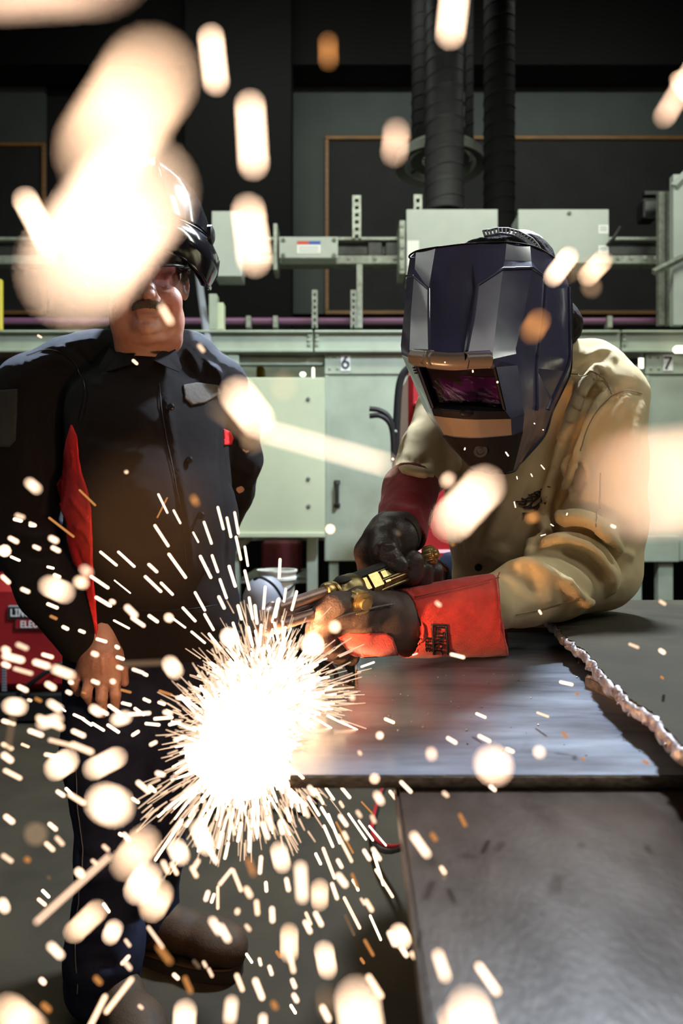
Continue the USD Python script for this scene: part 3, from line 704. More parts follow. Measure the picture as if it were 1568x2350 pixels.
part(t, "slag_lump", ruffle(trimesh.creation.icosphere(3, 0.009), 150, 0.004, 2).apply_translation(on_z(1382, 1556, ZP) + [0, 0, 0.006]), M["slag_brown"], smooth=60)
# clamp under the notch
t = thing("bench_clamp", "dark clamp jaw under the notch of the cut plate", "clamp", on_z(745, 1555, 0.70))
q = [on_z(x, y, 0.72) for x, y in ((735, 1500), (775, 1535), (790, 1575), (750, 1600))]
part(t, "clamp_arm", sweep(spline(q, 16), 0.014, 8), M["black_paint"]); part(t, "clamp_screw", rod(q[1] + [0, 0, -0.12], q[1] + [0, 0, 0.03], 0.008), M["dark_metal"])



# ================================================================== the welder
M["tan"] = mat("tan_cloth", (0.70, 0.555, 0.31), 0.85, dark=(0.60, 0.465, 0.25), scale=7, bump=0.35, bscale=900, weave=700, spec=0.15, lo=0.3, hi=0.7, sheen_weight=0.15)
M["print"] = mat("print_ink", (0.055, 0.040, 0.032), 0.9)
M["seam"] = mat("seam_thread", (0.22, 0.16, 0.085), 0.9)
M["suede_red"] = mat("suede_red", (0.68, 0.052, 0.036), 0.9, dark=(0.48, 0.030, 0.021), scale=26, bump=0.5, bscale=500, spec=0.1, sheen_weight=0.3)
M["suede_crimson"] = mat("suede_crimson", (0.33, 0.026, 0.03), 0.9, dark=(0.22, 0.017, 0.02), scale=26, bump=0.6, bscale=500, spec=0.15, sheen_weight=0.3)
M["leather"] = mat("glove_leather", (0.055, 0.038, 0.034), 0.38, dark=(0.035, 0.023, 0.02), scale=30, bump=0.35, bscale=350, rvar=0.08)
M["leather_brown"] = mat("leather_brown", (0.085, 0.052, 0.038), 0.6, dark=(0.05, 0.03, 0.022), scale=30, bump=0.4, bscale=350)
M["brass"] = mat("brass", (0.56, 0.41, 0.19), 0.34, 0.85, dark=(0.40, 0.26, 0.09), scale=60)
M["brass_dark"] = mat("brass_dark", (0.26, 0.20, 0.085), 0.36, 0.85, dark=(0.14, 0.105, 0.05), scale=50)
M["copper"] = mat("copper_tube", (0.32, 0.21, 0.17), 0.4, 0.8, dark=(0.2, 0.13, 0.105), scale=40)
M["hair_dark"] = mat("hair_dark", (0.018, 0.010, 0.007), 0.85, dark=(0.01, 0.006, 0.005), scale=150, bump=0.8, bscale=700, spec=0.1)
M["skin"] = mat("skin", (0.44, 0.245, 0.19), 0.5, dark=(0.36, 0.17, 0.125), scale=30, bump=0.25, bscale=450, subsurface_weight=0.15, subsurface_scale=0.01)
M["skin_dark"] = mat("skin_dark", (0.16, 0.075, 0.045), 0.5)
M["denim"] = mat("denim", (0.018, 0.023, 0.045), 0.9, dark=(0.010, 0.013, 0.028), scale=12, bump=0.4, bscale=900, spec=0.1)
M["boot"] = mat("boot_leather", (0.050, 0.024, 0.007), 0.75, dark=(0.025, 0.014, 0.006), scale=18, bump=0.4, bscale=300)
M["rubber"] = mat("rubber", (0.018, 0.015, 0.013), 0.7)
M["navy"] = mat("navy_cloth", (0.0105, 0.009, 0.010), 0.9, dark=(0.008, 0.007, 0.0075), scale=9, bump=0.35, bscale=900, weave=800, spec=0.1, sheen_weight=0.03)
M["jacket_red"] = mat("jacket_red", (0.60, 0.028, 0.03), 0.8, dark=(0.50, 0.022, 0.024), scale=9, bump=0.3, bscale=700, spec=0.15)
M["hood_shell"] = usdkit.material(stage, "/World/Looks/hood_shell", {
    "geo": ("geometry", {}), "n": ("noise_texture", {"scale": 9.0, "detail": 6.0}), "mr": ("map_range", {"from_min": 0.35, "from_max": 0.7, "to_min": 0.16, "to_max": 0.3, "clamp": True}),
    "p": ("principled_bsdf", {"base_color": (0.075, 0.070, 0.118), "specular_ior_level": 0.45, "coat_weight": 0.25, "coat_roughness": 0.08}),
    "t": ("transparent_bsdf", {"color": (0.36, 0.33, 0.62)}), "m": ("mix_closure", {"fac": 0.84})},
    [("geo.position", "n.vector"), ("n.fac", "mr.value"), ("mr.result", "p.roughness"), ("t.BSDF", "m.closure1"), ("p.BSDF", "m.closure2")], surface="m.closure")
M["hood_black"] = mat("hood_black", (0.008, 0.006, 0.007), 0.5, spec=0.15)
M["hood_band"] = mat("hood_band", (0.16, 0.12, 0.09), 0.3)
M["lens_purple"] = mat("lens_purple", (0.14, 0.02, 0.19), 0.15, 0.5, dark=(0.07, 0.012, 0.10), scale=14, coat_weight=1.0, coat_roughness=0.03)
M["lens_cover"] = usdkit.material(stage, "/World/Looks/lens_cover", {"t": ("transparent_bsdf", {"color": (0.82, 0.74, 0.8)}), "g": ("glossy_bsdf", {"color": (1, 1, 1), "roughness": 0.04}), "f": ("fresnel", {"IOR": 1.25}), "m": ("mix_closure", {})},
                                  [("f.fac", "m.fac"), ("t.BSDF", "m.closure1"), ("g.BSDF", "m.closure2")], surface="m.closure")
M["strap"] = mat("strap_grey", (0.22, 0.22, 0.22), 0.5)

feet = P(1180, 1175, 1.78); feet[2] = 0
welder = thing("person", "person in a tan jacket and dark welding hood leaning over the bench with a torch", "person", feet)

# body under the clothes: skull, neck, trunk, arms, one surface
F = Field((-0.02, 1.0, 0.55), (0.75, 2.0, 1.6), 0.012)
F.ball(P(1185, 655, 1.36), (0.080, 0.10, 0.105), 0.02); F.ball(P(1140, 790, 1.30), (0.068, 0.08, 0.09), 0.03)
F.cone(P(1220, 780, 1.42), P(1240, 880, 1.52), 0.06, 0.07, 0.03); F.cone(P(1230, 960, 1.57), P(1190, 1380, 1.74), 0.12, 0.13, 0.05)
F.cone(P(1060, 945, 1.50), P(1370, 930, 1.49), 0.05, 0.045, 0.04)
F.chain([P(1390, 930, 1.45), P(1380, 1290, 1.41), P(1150, 1390, 1.2), P(900, 1430, 1.08)], [0.05, 0.045, 0.035, 0.028], 0.02)
F.chain([P(1050, 940, 1.47), P(968, 1065, 1.37), P(900, 1240, 1.17)], [0.05, 0.04, 0.03], 0.02)
part(welder, "body", F.mesh(), M["skin_dark"], smooth=True)
F = Field(P(1010, 500, 1.2), P(1370, 830, 1.56), 0.004)
F.ball(P(1148, 658, 1.36), (0.112, 0.122, 0.120), 0.02); F.ball(P(1268, 748, 1.44), (0.062, 0.06, 0.055), 0.03)
hair = ruffle(F.mesh(), 60, 0.003, 5); part(welder, "hair", hair, M["hair_dark"], smooth=True)

# jacket
F = Field((0.02, 1.02, 0.62), (0.82, 1.95, 1.42), 0.0065)
F.chain([P(1105, 985, 1.52), P(1135, 1200, 1.58), P(1140, 1380, 1.70)], [0.098, 0.098, 0.11], 0.05)
F.chain([P(1295, 985, 1.52), P(1270, 1200, 1.60), P(1255, 1380, 1.72)], [0.10, 0.105, 0.12], 0.07)
F.ball(P(1190, 1110, 1.53), (0.13, 0.10, 0.2), 0.06)
F.chain([P(1045, 935, 1.47), P(1170, 900, 1.55), P(1290, 895, 1.55), P(1340, 880, 1.50), P(1398, 915, 1.45)], [0.078, 0.095, 0.100, 0.085, 0.076], 0.05)
F.ball(P(1265, 840, 1.53), (0.075, 0.08, 0.06), 0.04)
F.chain([P(1398, 918, 1.45), P(1392, 1060, 1.42), P(1386, 1190, 1.40), P(1376, 1302, 1.40)], [0.076, 0.078, 0.081, 0.082], 0.022)
F.chain([P(1372, 1312, 1.40), P(1270, 1342, 1.30), P(1205, 1360, 1.24), P(1130, 1385, 1.185)], [0.076, 0.066, 0.058, 0.049], 0.022)
F.chain([P(1040, 935, 1.47), P(985, 1040, 1.39), P(968, 1078, 1.365)], [0.074, 0.058, 0.053], 0.02)
F.chain([P(968, 1078, 1.365), P(945, 1120, 1.29), P(935, 1150, 1.26)], [0.052, 0.046, 0.042], 0.018)
# pushed-up cloth at the bend of the elbow and the sleeve ends
F.cone(P(1300, 1192, 1.335), P(1385, 1222, 1.315), 0.016, 0.022, 0.022); F.cone(P(1268, 1254, 1.30), P(1350, 1262, 1.315), 0.022, 0.024, 0.02)
F.cone(P(1205, 1305, 1.21), P(1240, 1318, 1.22), 0.020, 0.018, 0.02); F.cone(P(1318, 1085, 1.36), P(1330, 1045, 1.37), 0.014, 0.016, 0.025)
F.cone(P(915, 1100, 1.275), P(985, 1140, 1.255), 0.012, 0.013, 0.014)
jk = F.mesh(3); v0 = np.array(jk.vertices)
for pts, r, k, sub, inn in (      # the deep folds, laid on the cloth's own surface
    ([(1388, 842), (1345, 885), (1306, 970), (1275, 1070), (1248, 1170), (1228, 1270)], 0.017, 0.012, False, 0.002), ([(1372, 900), (1336, 975), (1303, 1070), (1276, 1160)], 0.013, 0.012, True, -0.004),
    ([(1396, 900), (1362, 965), (1335, 1040), (1312, 1110)], 0.014, 0.012, False, 0.002), ([(1298, 890), (1276, 970), (1248, 1060), (1215, 1160)], 0.012, 0.016, True, -0.005),
    ([(1283, 1190), (1325, 1192), (1372, 1212), (1415, 1256)], 0.017, 0.012, False, 0.001), ([(1300, 1222), (1350, 1236), (1392, 1268), (1425, 1312)], 0.014, 0.014, True, -0.005),
    ([(1250, 1246), (1310, 1240), (1366, 1268), (1402, 1312), (1406, 1356)], 0.016, 0.012, False, 0.001), ([(1288, 1268), (1335, 1284), (1372, 1316), (1382, 1345)], 0.012, 0.012, True, -0.004),
    ([(1240, 1282), (1275, 1296), (1300, 1318)], 0.011, 0.008, True, -0.004), ([(1190, 1292), (1240, 1306), (1295, 1345), (1345, 1390)], 0.012, 0.014, False, 0.002),
    ([(1328, 1070), (1320, 1098), (1318, 1128)], 0.013, 0.010, True, -0.003), ([(1310, 1040), (1302, 1075), (1306, 1120)], 0.010, 0.010, False, 0.0),
    ([(1440, 910), (1405, 960), (1370, 1030), (1345, 1090)], 0.012, 0.016, False, 0.002), ([(1470, 930), (1440, 1020), (1432, 1120)], 0.012, 0.02, False, 0.003),
    ([(925, 1045), (955, 1058), (992, 1046)], 0.010, 0.010, True, -0.003), ([(920, 1074), (950, 1088), (990, 1090)], 0.012, 0.010, False, 0.001), ([(1068, 1050), (1060, 1130), (1072, 1230)], 0.011, 0.014, False, 0.002), ([(1130, 1090), (1110, 1180), (1090, 1270)], 0.012, 0.02, True, -0.006)):
    q = seen_at(v0, spline(pts, 4 * len(pts))); q[:, 1] = np.convolve(np.pad(q[:, 1], 2, mode="edge"), np.ones(5) / 5, "valid") + inn; n_ = len(q)
    for i in range(n_ - 1):
        ta, tb = (0.45 + 0.55 * math.sin(math.pi * (i + o) / (n_ - 1)) for o in (0, 1)); F.cone(q[i], q[i + 1], r * ta, r * tb, k, sub)
jk = F.mesh(3)
v = np.array(jk.vertices); on_plate = (v[:, 1] < 1.6) & (v[:, 0] > 0.30); v[on_plate, 2] = np.maximum(v[on_plate, 2], ZR + 0.001)
jk = trimesh.Trimesh(v, jk.faces, process=False)
jk = sculpt(jk, [
    ([(1392, 838), (1360, 858), (1318, 940), (1282, 1040), (1250, 1160), (1235, 1240)], 0.0188, 0.0107),
    ([(1372, 880), (1335, 960), (1300, 1060), (1272, 1160)], -0.0188, 0.0090),
    ([(1392, 890), (1352, 960), (1325, 1030), (1300, 1120), (1285, 1190)], 0.0159, 0.0090),
    ([(1300, 880), (1290, 960), (1262, 1060), (1235, 1130)], -0.0116, 0.0098),
    ([(1180, 1090), (1150, 1180), (1120, 1240), (1095, 1290)], 0.0116, 0.0180), ([(1230, 1120), (1190, 1200), (1150, 1270)], -0.0101, 0.0164),
    ([(1335, 830), (1390, 800), (1420, 830)], 0.0087, 0.0098), ([(1310, 850), (1350, 825), (1385, 812)], -0.0072, 0.0082), ([(1320, 812), (1350, 800)], 0.0040, 0.0100),
    ([(1330, 1072), (1322, 1100), (1318, 1130)], -0.0290, 0.0098), ([(1340, 1060), (1350, 1100), (1335, 1140)], 0.0087, 0.0082),
    ([(1284, 1190), (1325, 1190), (1365, 1205), (1410, 1250)], 0.0130, 0.0098), ([(1300, 1220), (1350, 1232), (1390, 1262), (1420, 1300)], -0.0188, 0.0082),
    ([(1255, 1245), (1310, 1238), (1365, 1265), (1400, 1310), (1405, 1350)], 0.0145, 0.0098), ([(1290, 1262), (1340, 1280), (1375, 1310), (1385, 1335)], -0.0159, 0.0082),
    ([(1245, 1275), (1280, 1295), (1302, 1316)], -0.0232, 0.0066), ([(1300, 1322), (1330, 1365), (1365, 1390)], 0.0116, 0.0082), ([(1270, 1325), (1310, 1375), (1340, 1394)], -0.0072, 0.0098),
    ([(1205, 1292), (1225, 1330), (1230, 1360)], -0.0087, 0.0098), ([(1440, 900), (1462, 1000), (1464, 1120), (1450, 1230)], 0.0040, 0.0200),
    ([(1380, 1230), (1430, 1265), (1460, 1280)], 0.0087, 0.0098), ([(925, 1040), (955, 1052), (990, 1042)], -0.0116, 0.0098), ([(922, 1072), (950, 1085), (985, 1090)], 0.0116, 0.0082), ([(930, 1096), (960, 1110), (990, 1112)], -0.0087, 0.0066),
    ([(945, 960), (930, 1010), (925, 1050)], 0.0072, 0.0098), ([(1030, 1010), (1035, 1100), (1045, 1200), (1060, 1290)], -0.0145, 0.0066), ([(1052, 1040), (1058, 1120), (1070, 1220)], 0.0087, 0.0098),
    ([(1405, 908), (1372, 942), (1348, 985), (1333, 1035)], -0.0040, 0.0050), ([(1405, 908), (1440, 896), (1474, 903)], -0.0040, 0.0050), ([(1300, 856), (1340, 862), (1356, 852), (1378, 862), (1395, 882), (1405, 905)], -0.0040, 0.0050),
    ([(1185, 1412), (1260, 1394), (1335, 1372)], -0.0030, 0.0050), ([(1080, 1200), (1079, 1250), (1080, 1300)], -0.0030, 0.0040),
])
jk = ruffle(jk, 26, 0.0022, 2)
v = np.array(jk.vertices); on_plate = (v[:, 1] < 1.6) & (v[:, 0] > 0.30); v[on_plate, 2] = np.maximum(v[on_plate, 2], ZR + 0.001); jk = trimesh.Trimesh(v, jk.faces, process=False)
jp = part(welder, "jacket", jk, M["tan"], smooth=True)


def on_cloth(m, pts, lift=0.001, n=None):
    q = seen_at(np.array(m.vertices), spline(pts, n or 6 * len(pts)) if len(pts) > 2 else np.linspace(pts[0], pts[1], 12))
    q[:, 1] = np.convolve(np.pad(q[:, 1], 2, mode="edge"), np.ones(5) / 5, "valid") - lift; return q


for pts in ([(1405, 908), (1372, 942), (1348, 985), (1333, 1035)], [(1405, 908), (1440, 896), (1474, 903)], [(1300, 856), (1340, 862), (1356, 852), (1378, 862), (1395, 882), (1405, 905)], [(1185, 1412), (1260, 1394), (1335, 1372)]):
    part(jp, "seam", sweep(on_cloth(jk, pts, -0.0006), 0.0011, 5), M["seam"])
part(jp, "pocket_edge", sweep(on_cloth(jk, [(1378, 1085), (1376, 1150), (1368, 1210)], -0.0004), 0.001, 5), M["seam"])
c0 = on_cloth(jk, [(1098, 1302), (1100, 1304)])[0]
part(jp, "snap_button", lathe([(0, 0), (0.0085, 0), (0.0085, 0.003), (0.006, 0.005), (0, 0.005)], c0 + [0, 0.002, 0], c0 - [0, 1, 0.2], 20), M["black_paint"])
part(jp, "loose_thread", sweep(spline([c0 + [-0.018, -0.006, 0.02], c0 + [-0.016, -0.010, 0.06], c0 + [-0.02, -0.012, 0.10]], 12), 0.0006, 5), M["white_label"])
# printed flame emblem on the chest
E = lambda pts: [(1120 + x / 7.466, 1040 + y / 7.466) for x, y in pts]
shapes = [sg.LineString(E(p)).buffer(w / 7.466) for p, w in (
    ([(490, 828), (570, 830), (640, 835), (655, 865), (620, 890), (570, 880), (530, 868)], 11), ([(580, 772), (610, 795), (660, 785), (700, 765), (760, 775), (755, 805), (700, 825), (660, 815)], 11),
    ([(705, 715), (750, 740), (800, 752), (852, 740), (838, 705), (790, 695), (745, 705)], 10), ([(795, 672), (850, 660), (902, 655), (905, 680), (870, 690)], 8), ([(915, 634), (972, 605)], 7), ([(1000, 610), (1020, 580), (1060, 580)], 8))]
shapes += [sg.Polygon(E(p)) for p in (
    [(590, 925), (680, 900), (760, 830), (860, 750), (960, 640), (940, 690), (850, 790), (770, 850), (750, 900), (760, 930), (840, 900), (920, 830), (930, 760), (1030, 730), (1030, 745), (950, 775), (940, 830), (880, 890), (800, 940), (700, 955), (630, 950)],
    [(800, 960), (870, 900), (920, 880), (890, 930), (830, 990), (790, 1000)], [(590, 1020), (690, 1018), (770, 995), (770, 1012), (690, 1035), (640, 1060), (610, 1130), (600, 1130), (620, 1060), (600, 1040)], [(930, 850), (1000, 835), (985, 870), (950, 860)])]
part(jp, "flame_print", cat_([patch(jk, list(s.buffer(0).exterior.coords), 0.0028, 0.0022) for s in shapes]), M["print"], smooth=True, label="printed black flame emblem")

# gauntlet gloves
def tube_shell(a, b, ra, rb, wall, h=0.0028, squash=None, cut=None, mouth=None):
    a, b = np.asarray(a, float), np.asarray(b, float); u = (b - a) / np.linalg.norm(b - a); r = max(ra, rb) + 0.03
    F = Field(np.minimum(a, b) - r, np.maximum(a, b) + r, h)
    F.cone(a - u * 0.04, b + u * 0.04, ra, rb, 0)
    if squash: squash(F)
    F.cone(a - u * 0.08, b + u * 0.08, ra - wall, rb - wall, 0.001, sub=True)
    F.half(a, -u); F.half(b, u if mouth is None else mouth)
    if cut is not None: F.half(*cut)
    return F.mesh(2)


# the glove on the bench
F = Field(P(690, 1340, 0.9), P(960, 1540, 1.2), 0.0026)
F.chain([P(930, 1425, 1.12), P(870, 1425, 1.075), P(815, 1428, 1.03)], [0.050, 0.046, 0.038], 0.02)
F.chain([P(885, 1398, 1.05), P(820, 1383, 1.0), P(768, 1392, 0.965), P(738, 1408, 0.95)], [0.024, 0.021, 0.018, 0.015], 0.016)
for pts in ([(825, 1408, .995), (752, 1420, .965), (728, 1449, .965), (748, 1478, .985)], [(825, 1428, 1.02), (755, 1442, 1.0), (737, 1471, 1.005), (765, 1492, 1.02)], [(830, 1447, 1.045), (768, 1464, 1.035), (752, 1489, 1.04), (782, 1502, 1.055)], [(840, 1462, 1.07), (788, 1480, 1.065), (778, 1499, 1.07), (806, 1508, 1.08)]):
    F.chain([P(*p) for p in pts], [0.020, 0.0185, 0.0165, 0.014], 0.007)
gl = F.mesh(3)
gl = sculpt(gl, [([(905, 1385), (850, 1398), (790, 1412)], -0.003, 0.004), ([(760, 1432), (790, 1440), (820, 1436)], -0.003, 0.005), ([(880, 1420), (850, 1440), (820, 1446)], 0.003, 0.01)])
gp = part(welder, "glove", gl, M["leather_brown"], smooth=True, label="dark brown leather glove with a long red suede cuff, resting on the bench")
part(gp, "palm_patch", patch(gl, [(775, 1462), (800, 1452), (840, 1453), (885, 1453), (900, 1462), (914, 1500), (880, 1503), (820, 1507), (800, 1500), (790, 1478)], 0.003, 0.003), M["suede_red"], smooth=True, label="red suede palm patch")
part(gp, "seam_welt", sweep(on_cloth(gl, [(905, 1386), (870, 1392), (830, 1402), (785, 1414), (760, 1428)], 0.0005), 0.0018, 6), M["leather"])
a, b = P(922, 1431, 1.115), P(1154, 1408, 1.20)
cf = tube_shell(a, b, 0.0535, 0.077, 0.006, mouth=(1, -0.24, 0.15), cut=((0, 0, ZP + 0.001), (0, 0, -1)))
cf = sculpt(cf, [([(915, 1372), (1000, 1352), (1140, 1322)], -0.003, 0.006), ([(950, 1425), (965, 1455), (975, 1475)], -0.008, 0.012), ([(960, 1380), (1040, 1390), (1100, 1370)], 0.003, 0.02)])
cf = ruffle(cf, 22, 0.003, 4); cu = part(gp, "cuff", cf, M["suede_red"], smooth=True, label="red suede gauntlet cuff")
part(gp, "cuff_seam", sweep(on_cloth(cf, [(932, 1376), (1000, 1360), (1080, 1343), (1145, 1325)], 0.0004), 0.0012, 5), M["suede_crimson"])
part(gp, "cuff_hem", sweep(on_cloth(cf, [(1143, 1312), (1148, 1400), (1149, 1470)], 0.0004), 0.0012, 5), M["suede_crimson"])


def print_on(m, pieces, material, parent, name, label):
    """Flat lettering given as pixel polygons, wrapped on the mesh's front."""
    out = [patch(m, list(s.exterior.coords), 0.0025, 0.0022) for s in pieces if s.area > 4]
    part(parent, name, cat_(out), material, smooth=True, label=label)


def letter_polys(text, hgt, origin, along, up, squash=1.0):
    m = meshkit.text_mesh(text, hgt, 0.001, bold=True); pl = []
    f = m.faces[m.face_normals[:, 2] > 0.9]; T = m.vertices[f][:, :, :2]
    from shapely.ops import unary_union
    u = unary_union([sg.Polygon(t).buffer(0.02) for t in T]).simplify(hgt * 0.02)
    for g in getattr(u, "geoms", [u]):
        def tr(c): return [(origin[0] + along[0] * x * squash + up[0] * y, origin[1] + along[1] * x * squash + up[1] * y) for x, y in c]
        q = sg.Polygon(tr(g.exterior.coords), [tr(i.coords) for i in g.interiors]); 
        for i in list(q.interiors):      # open the counters so that each piece is a simple outline
            cx, cy = i.centroid.coords[0]; q = q.difference(sg.LineString([(cx, cy), (cx + along[0] * 0.6, q.bounds[3] + 9)]).buffer(0.5)) if True else q
        pl += [p for p in getattr(q, "geoms", [q]) if p.geom_type == "Polygon"]
    return pl


pieces = letter_polys("LINCOLN", 19, (1001, 1437), (-0.06, 1.0), (1.0, 0.05), 0.8)
pieces = [p.intersection(sg.box(900, 1420, 1100, 1500)) for p in pieces]; pieces += [sg.Polygon([(990, 1432), (1024, 1433), (1024, 1437), (990, 1436)]), sg.Polygon([(1021, 1433), (1025, 1433), (1030, 1500), (1026, 1500)]), sg.Polygon([(990, 1432), (994, 1432), (997, 1500), (993, 1500)])]
pieces += [p.intersection(sg.box(900, 1420, 1100, 1500)) for p in letter_polys("ELEC", 12, (977, 1461), (-0.02, 1.0), (1.0, 0.05), 0.8)]
print_on(cf, [p for p in pieces if p.geom_type == "Polygon" and not p.is_empty], M["ink"], gp, "stamp", "black stamped lettering")

# the glove on the torch handle
F = Field(P(790, 1170, 1.02), P(1060, 1380, 1.26), 0.0026)
F.chain([P(930, 1205, 1.20), P(902, 1232, 1.165), P(880, 1262, 1.145)], [0.036, 0.042, 0.038], 0.02)
F.chain([P(878, 1228, 1.12), P(882, 1265, 1.098), P(899, 1297, 1.092)], [0.020, 0.0215, 0.018], 0.014)
F.cone(P(912, 1290, 1.085), P(920, 1296, 1.085), 0.0135, 0.0125, 0.012)
F.chain([P(868, 1240, 1.15), P(846, 1268, 1.15), P(842, 1304, 1.16)], [0.027, 0.023, 0.017], 0.010)
for k, (x, y, d) in enumerate(((950, 1292, 1.105), (972, 1310, 1.135), (997, 1316, 1.165))):
    F.chain([P(885 + 22 * k, 1240, 1.185 + 0.012 * k), P(893 + 24 * k, 1318 + 6 * k, 1.215), P(925 + 24 * k, 1340 + 3 * k, d + 0.05), P(x - 6, y + 22, d + 0.012), P(x, y - 6, d)], [0.021, 0.019, 0.0185, 0.0185, 0.0165], 0.008)
gl2 = F.mesh(3)
gl2 = sculpt(gl2, [([(866, 1248), (862, 1275), (860, 1305)], -0.004, 0.004), ([(868, 1262), (890, 1266), (910, 1258)], -0.003, 0.004), ([(870, 1246), (895, 1250), (912, 1242)], 0.002, 0.005), ([(872, 1276), (892, 1279), (908, 1272)], -0.002, 0.004), ([(920, 1225), (925, 1250), (920, 1275)], -0.003, 0.005), ([(842, 1280), (850, 1286), (860, 1282)], -0.002, 0.004)])
gp2 = part(welder, "glove", gl2, M["leather"], smooth=True, label="shiny dark leather glove with a crimson suede cuff, gripping the torch")
a, b = P(918, 1232, 1.185), P(945, 1112, 1.285)
cf2 = tube_shell(a, b, 0.043, 0.056, 0.006)
cf2 = sculpt(cf2, [([(868, 1195), (900, 1205), (960, 1195)], -0.006, 0.009), ([(880, 1150), (930, 1165), (975, 1170)], 0.004, 0.012)])
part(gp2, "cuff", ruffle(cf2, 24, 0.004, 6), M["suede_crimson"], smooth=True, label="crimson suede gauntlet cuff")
part(gp2, "wrist_pull", sweep(spline([P(920, 1198, 1.135), P(942, 1215, 1.14), P(950, 1245, 1.145), P(938, 1262, 1.145)], 14), 0.011, 8, flat=((0, 1, 0), 0.4)), M["black_paint"], label="black pull strap")

# trousers and boots behind the bench
F = Field((0.15, 1.5, 0.02), (0.75, 2.05, 0.95), 0.012)
for x in (0.34, 0.54): F.chain([(x, 1.76, 0.85), (x, 1.74, 0.48), (x, 1.80, 0.08)], [0.105, 0.075, 0.06], 0.03)
F.cone((0.38, 1.78, 0.86), (0.50, 1.78, 0.86), 0.13, 0.13, 0.05); part(welder, "trousers", F.mesh(), M["denim"], smooth=True)
for x in (0.34, 0.54):
    F = Field((x - 0.08, 1.55, -0.02), (x + 0.08, 1.95, 0.2), 0.007); F.chain([(x, 1.84, 0.05), (x, 1.72, 0.045), (x, 1.63, 0.04)], [0.045, 0.045, 0.038], 0.02); F.cone((x, 1.82, 0.05), (x, 1.82, 0.14), 0.046, 0.05, 0.02); F.half((0, 0, 0.001), (0, 0, -1))
    part(welder, "boot", F.mesh(), M["boot"], smooth=True)

# ------------------------------------------------------------------ the welding hood
rows = [  # top rim to chin; each: (px, py, depth) round from the far side, over the front, to the near side
    [(985, 600, 1.34), (941, 592, 1.20), (955, 577, 1.165), (1000, 568, 1.14), (1012, 567, 1.138), (1060, 561, 1.13), (1090, 559, 1.127), (1102, 558, 1.126), (1163, 556, 1.13), (1217, 563, 1.16), (1252, 578, 1.21), (1288, 606, 1.30), (1302, 640, 1.37)],
    [(975, 640, 1.34), (937, 618, 1.195), (952, 617, 1.155), (992, 615, 1.125), (1008, 615, 1.123), (1050, 612, 1.113), (1085, 606, 1.111), (1103, 602, 1.111), (1159, 596, 1.117), (1220, 600, 1.145), (1257, 615, 1.205), (1300, 636, 1.295), (1309, 665, 1.37)],
    [(970, 655, 1.34), (934, 634, 1.18), (950, 634, 1.137), (984, 664, 1.101), (990, 655, 1.116), (1045, 640, 1.103), (1088, 657, 1.103), (1097, 655, 1.083), (1155, 617, 1.098), (1222, 615, 1.125), (1252, 636, 1.195), (1305, 660, 1.285), (1312, 690, 1.37)],
    [(962, 730, 1.34), (927, 722, 1.155), (943, 724, 1.115), (984, 727, 1.078), (990, 727, 1.092), (1035, 727, 1.082), (1078, 727, 1.080), (1088, 727, 1.062), (1142, 720, 1.073), (1203, 722, 1.108), (1246, 728, 1.185), (1307, 725, 1.275), (1313, 750, 1.37)],
    [(956, 790, 1.34), (920, 792, 1.14), (940, 803, 1.085), (986, 806, 1.055), (990, 808, 1.060), (1033, 812, 1.050), (1064, 810, 1.047), (1072, 806, 1.040), (1132, 806, 1.048), (1184, 800, 1.085), (1234, 806, 1.17), (1308, 812, 1.275), (1312, 830, 1.37)],
    [(958, 815, 1.34), (922, 814, 1.14), (942, 822, 1.082), (986, 826, 1.048), (990, 826, 1.048), (1033, 828, 1.038), (1064, 828, 1.035), (1072, 828, 1.035), (1131, 824, 1.043), (1185, 812, 1.085), (1232, 820, 1.17), (1306, 828, 1.275), (1310, 850, 1.37)],
    [(962, 850, 1.34), (932, 838, 1.145), (957, 842, 1.090), (986, 843, 1.058), (990, 843, 1.057), (1033, 845, 1.048), (1064, 845, 1.046), (1072, 845, 1.046), (1136, 843, 1.054), (1188, 838, 1.09), (1230, 845, 1.17), (1298, 852, 1.275), (1304, 870, 1.37)],
    [(1000, 960, 1.34), (973, 936, 1.17), (992, 938, 1.103), (1010, 940, 1.075), (1018, 941, 1.073), (1065, 944, 1.058), (1090, 945, 1.056), (1098, 945, 1.056), (1160, 944, 1.064), (1200, 934, 1.095), (1232, 925, 1.16), (1268, 916, 1.27), (1275, 930, 1.36)],
    [(1010, 985, 1.33), (985, 957, 1.18), (997, 953, 1.112), (1016, 956, 1.085), (1024, 957, 1.083), (1068, 961, 1.068), (1092, 962, 1.066), (1100, 962, 1.066), (1172, 961, 1.075), (1204, 948, 1.10), (1230, 942, 1.16), (1258, 940, 1.265), (1266, 952, 1.35)],
    [(1030, 1020, 1.32), (1016, 1000, 1.20), (1022, 1000, 1.135), (1040, 1003, 1.108), (1048, 1004, 1.106), (1080, 1006, 1.092), (1098, 1006, 1.090), (1106, 1006, 1.090), (1174, 1000, 1.095), (1200, 990, 1.118), (1220, 985, 1.165), (1240, 988, 1.255), (1250, 1000, 1.33)],
    [(1085, 1080, 1.30), (1079, 1070, 1.225), (1083, 1075, 1.185), (1092, 1079, 1.165), (1098, 1080, 1.163), (1118, 1084, 1.153), (1130, 1085, 1.152), (1138, 1086, 1.152), (1160, 1086, 1.158), (1177, 1082, 1.172), (1184, 1078, 1.20), (1192, 1065, 1.245), (1198, 1060, 1.29)]]
grid = np.array([[P(*p) for p in r] for r in rows]); nr, ncl = grid.shape[:2]
import itertools
vn = np.zeros_like(grid)
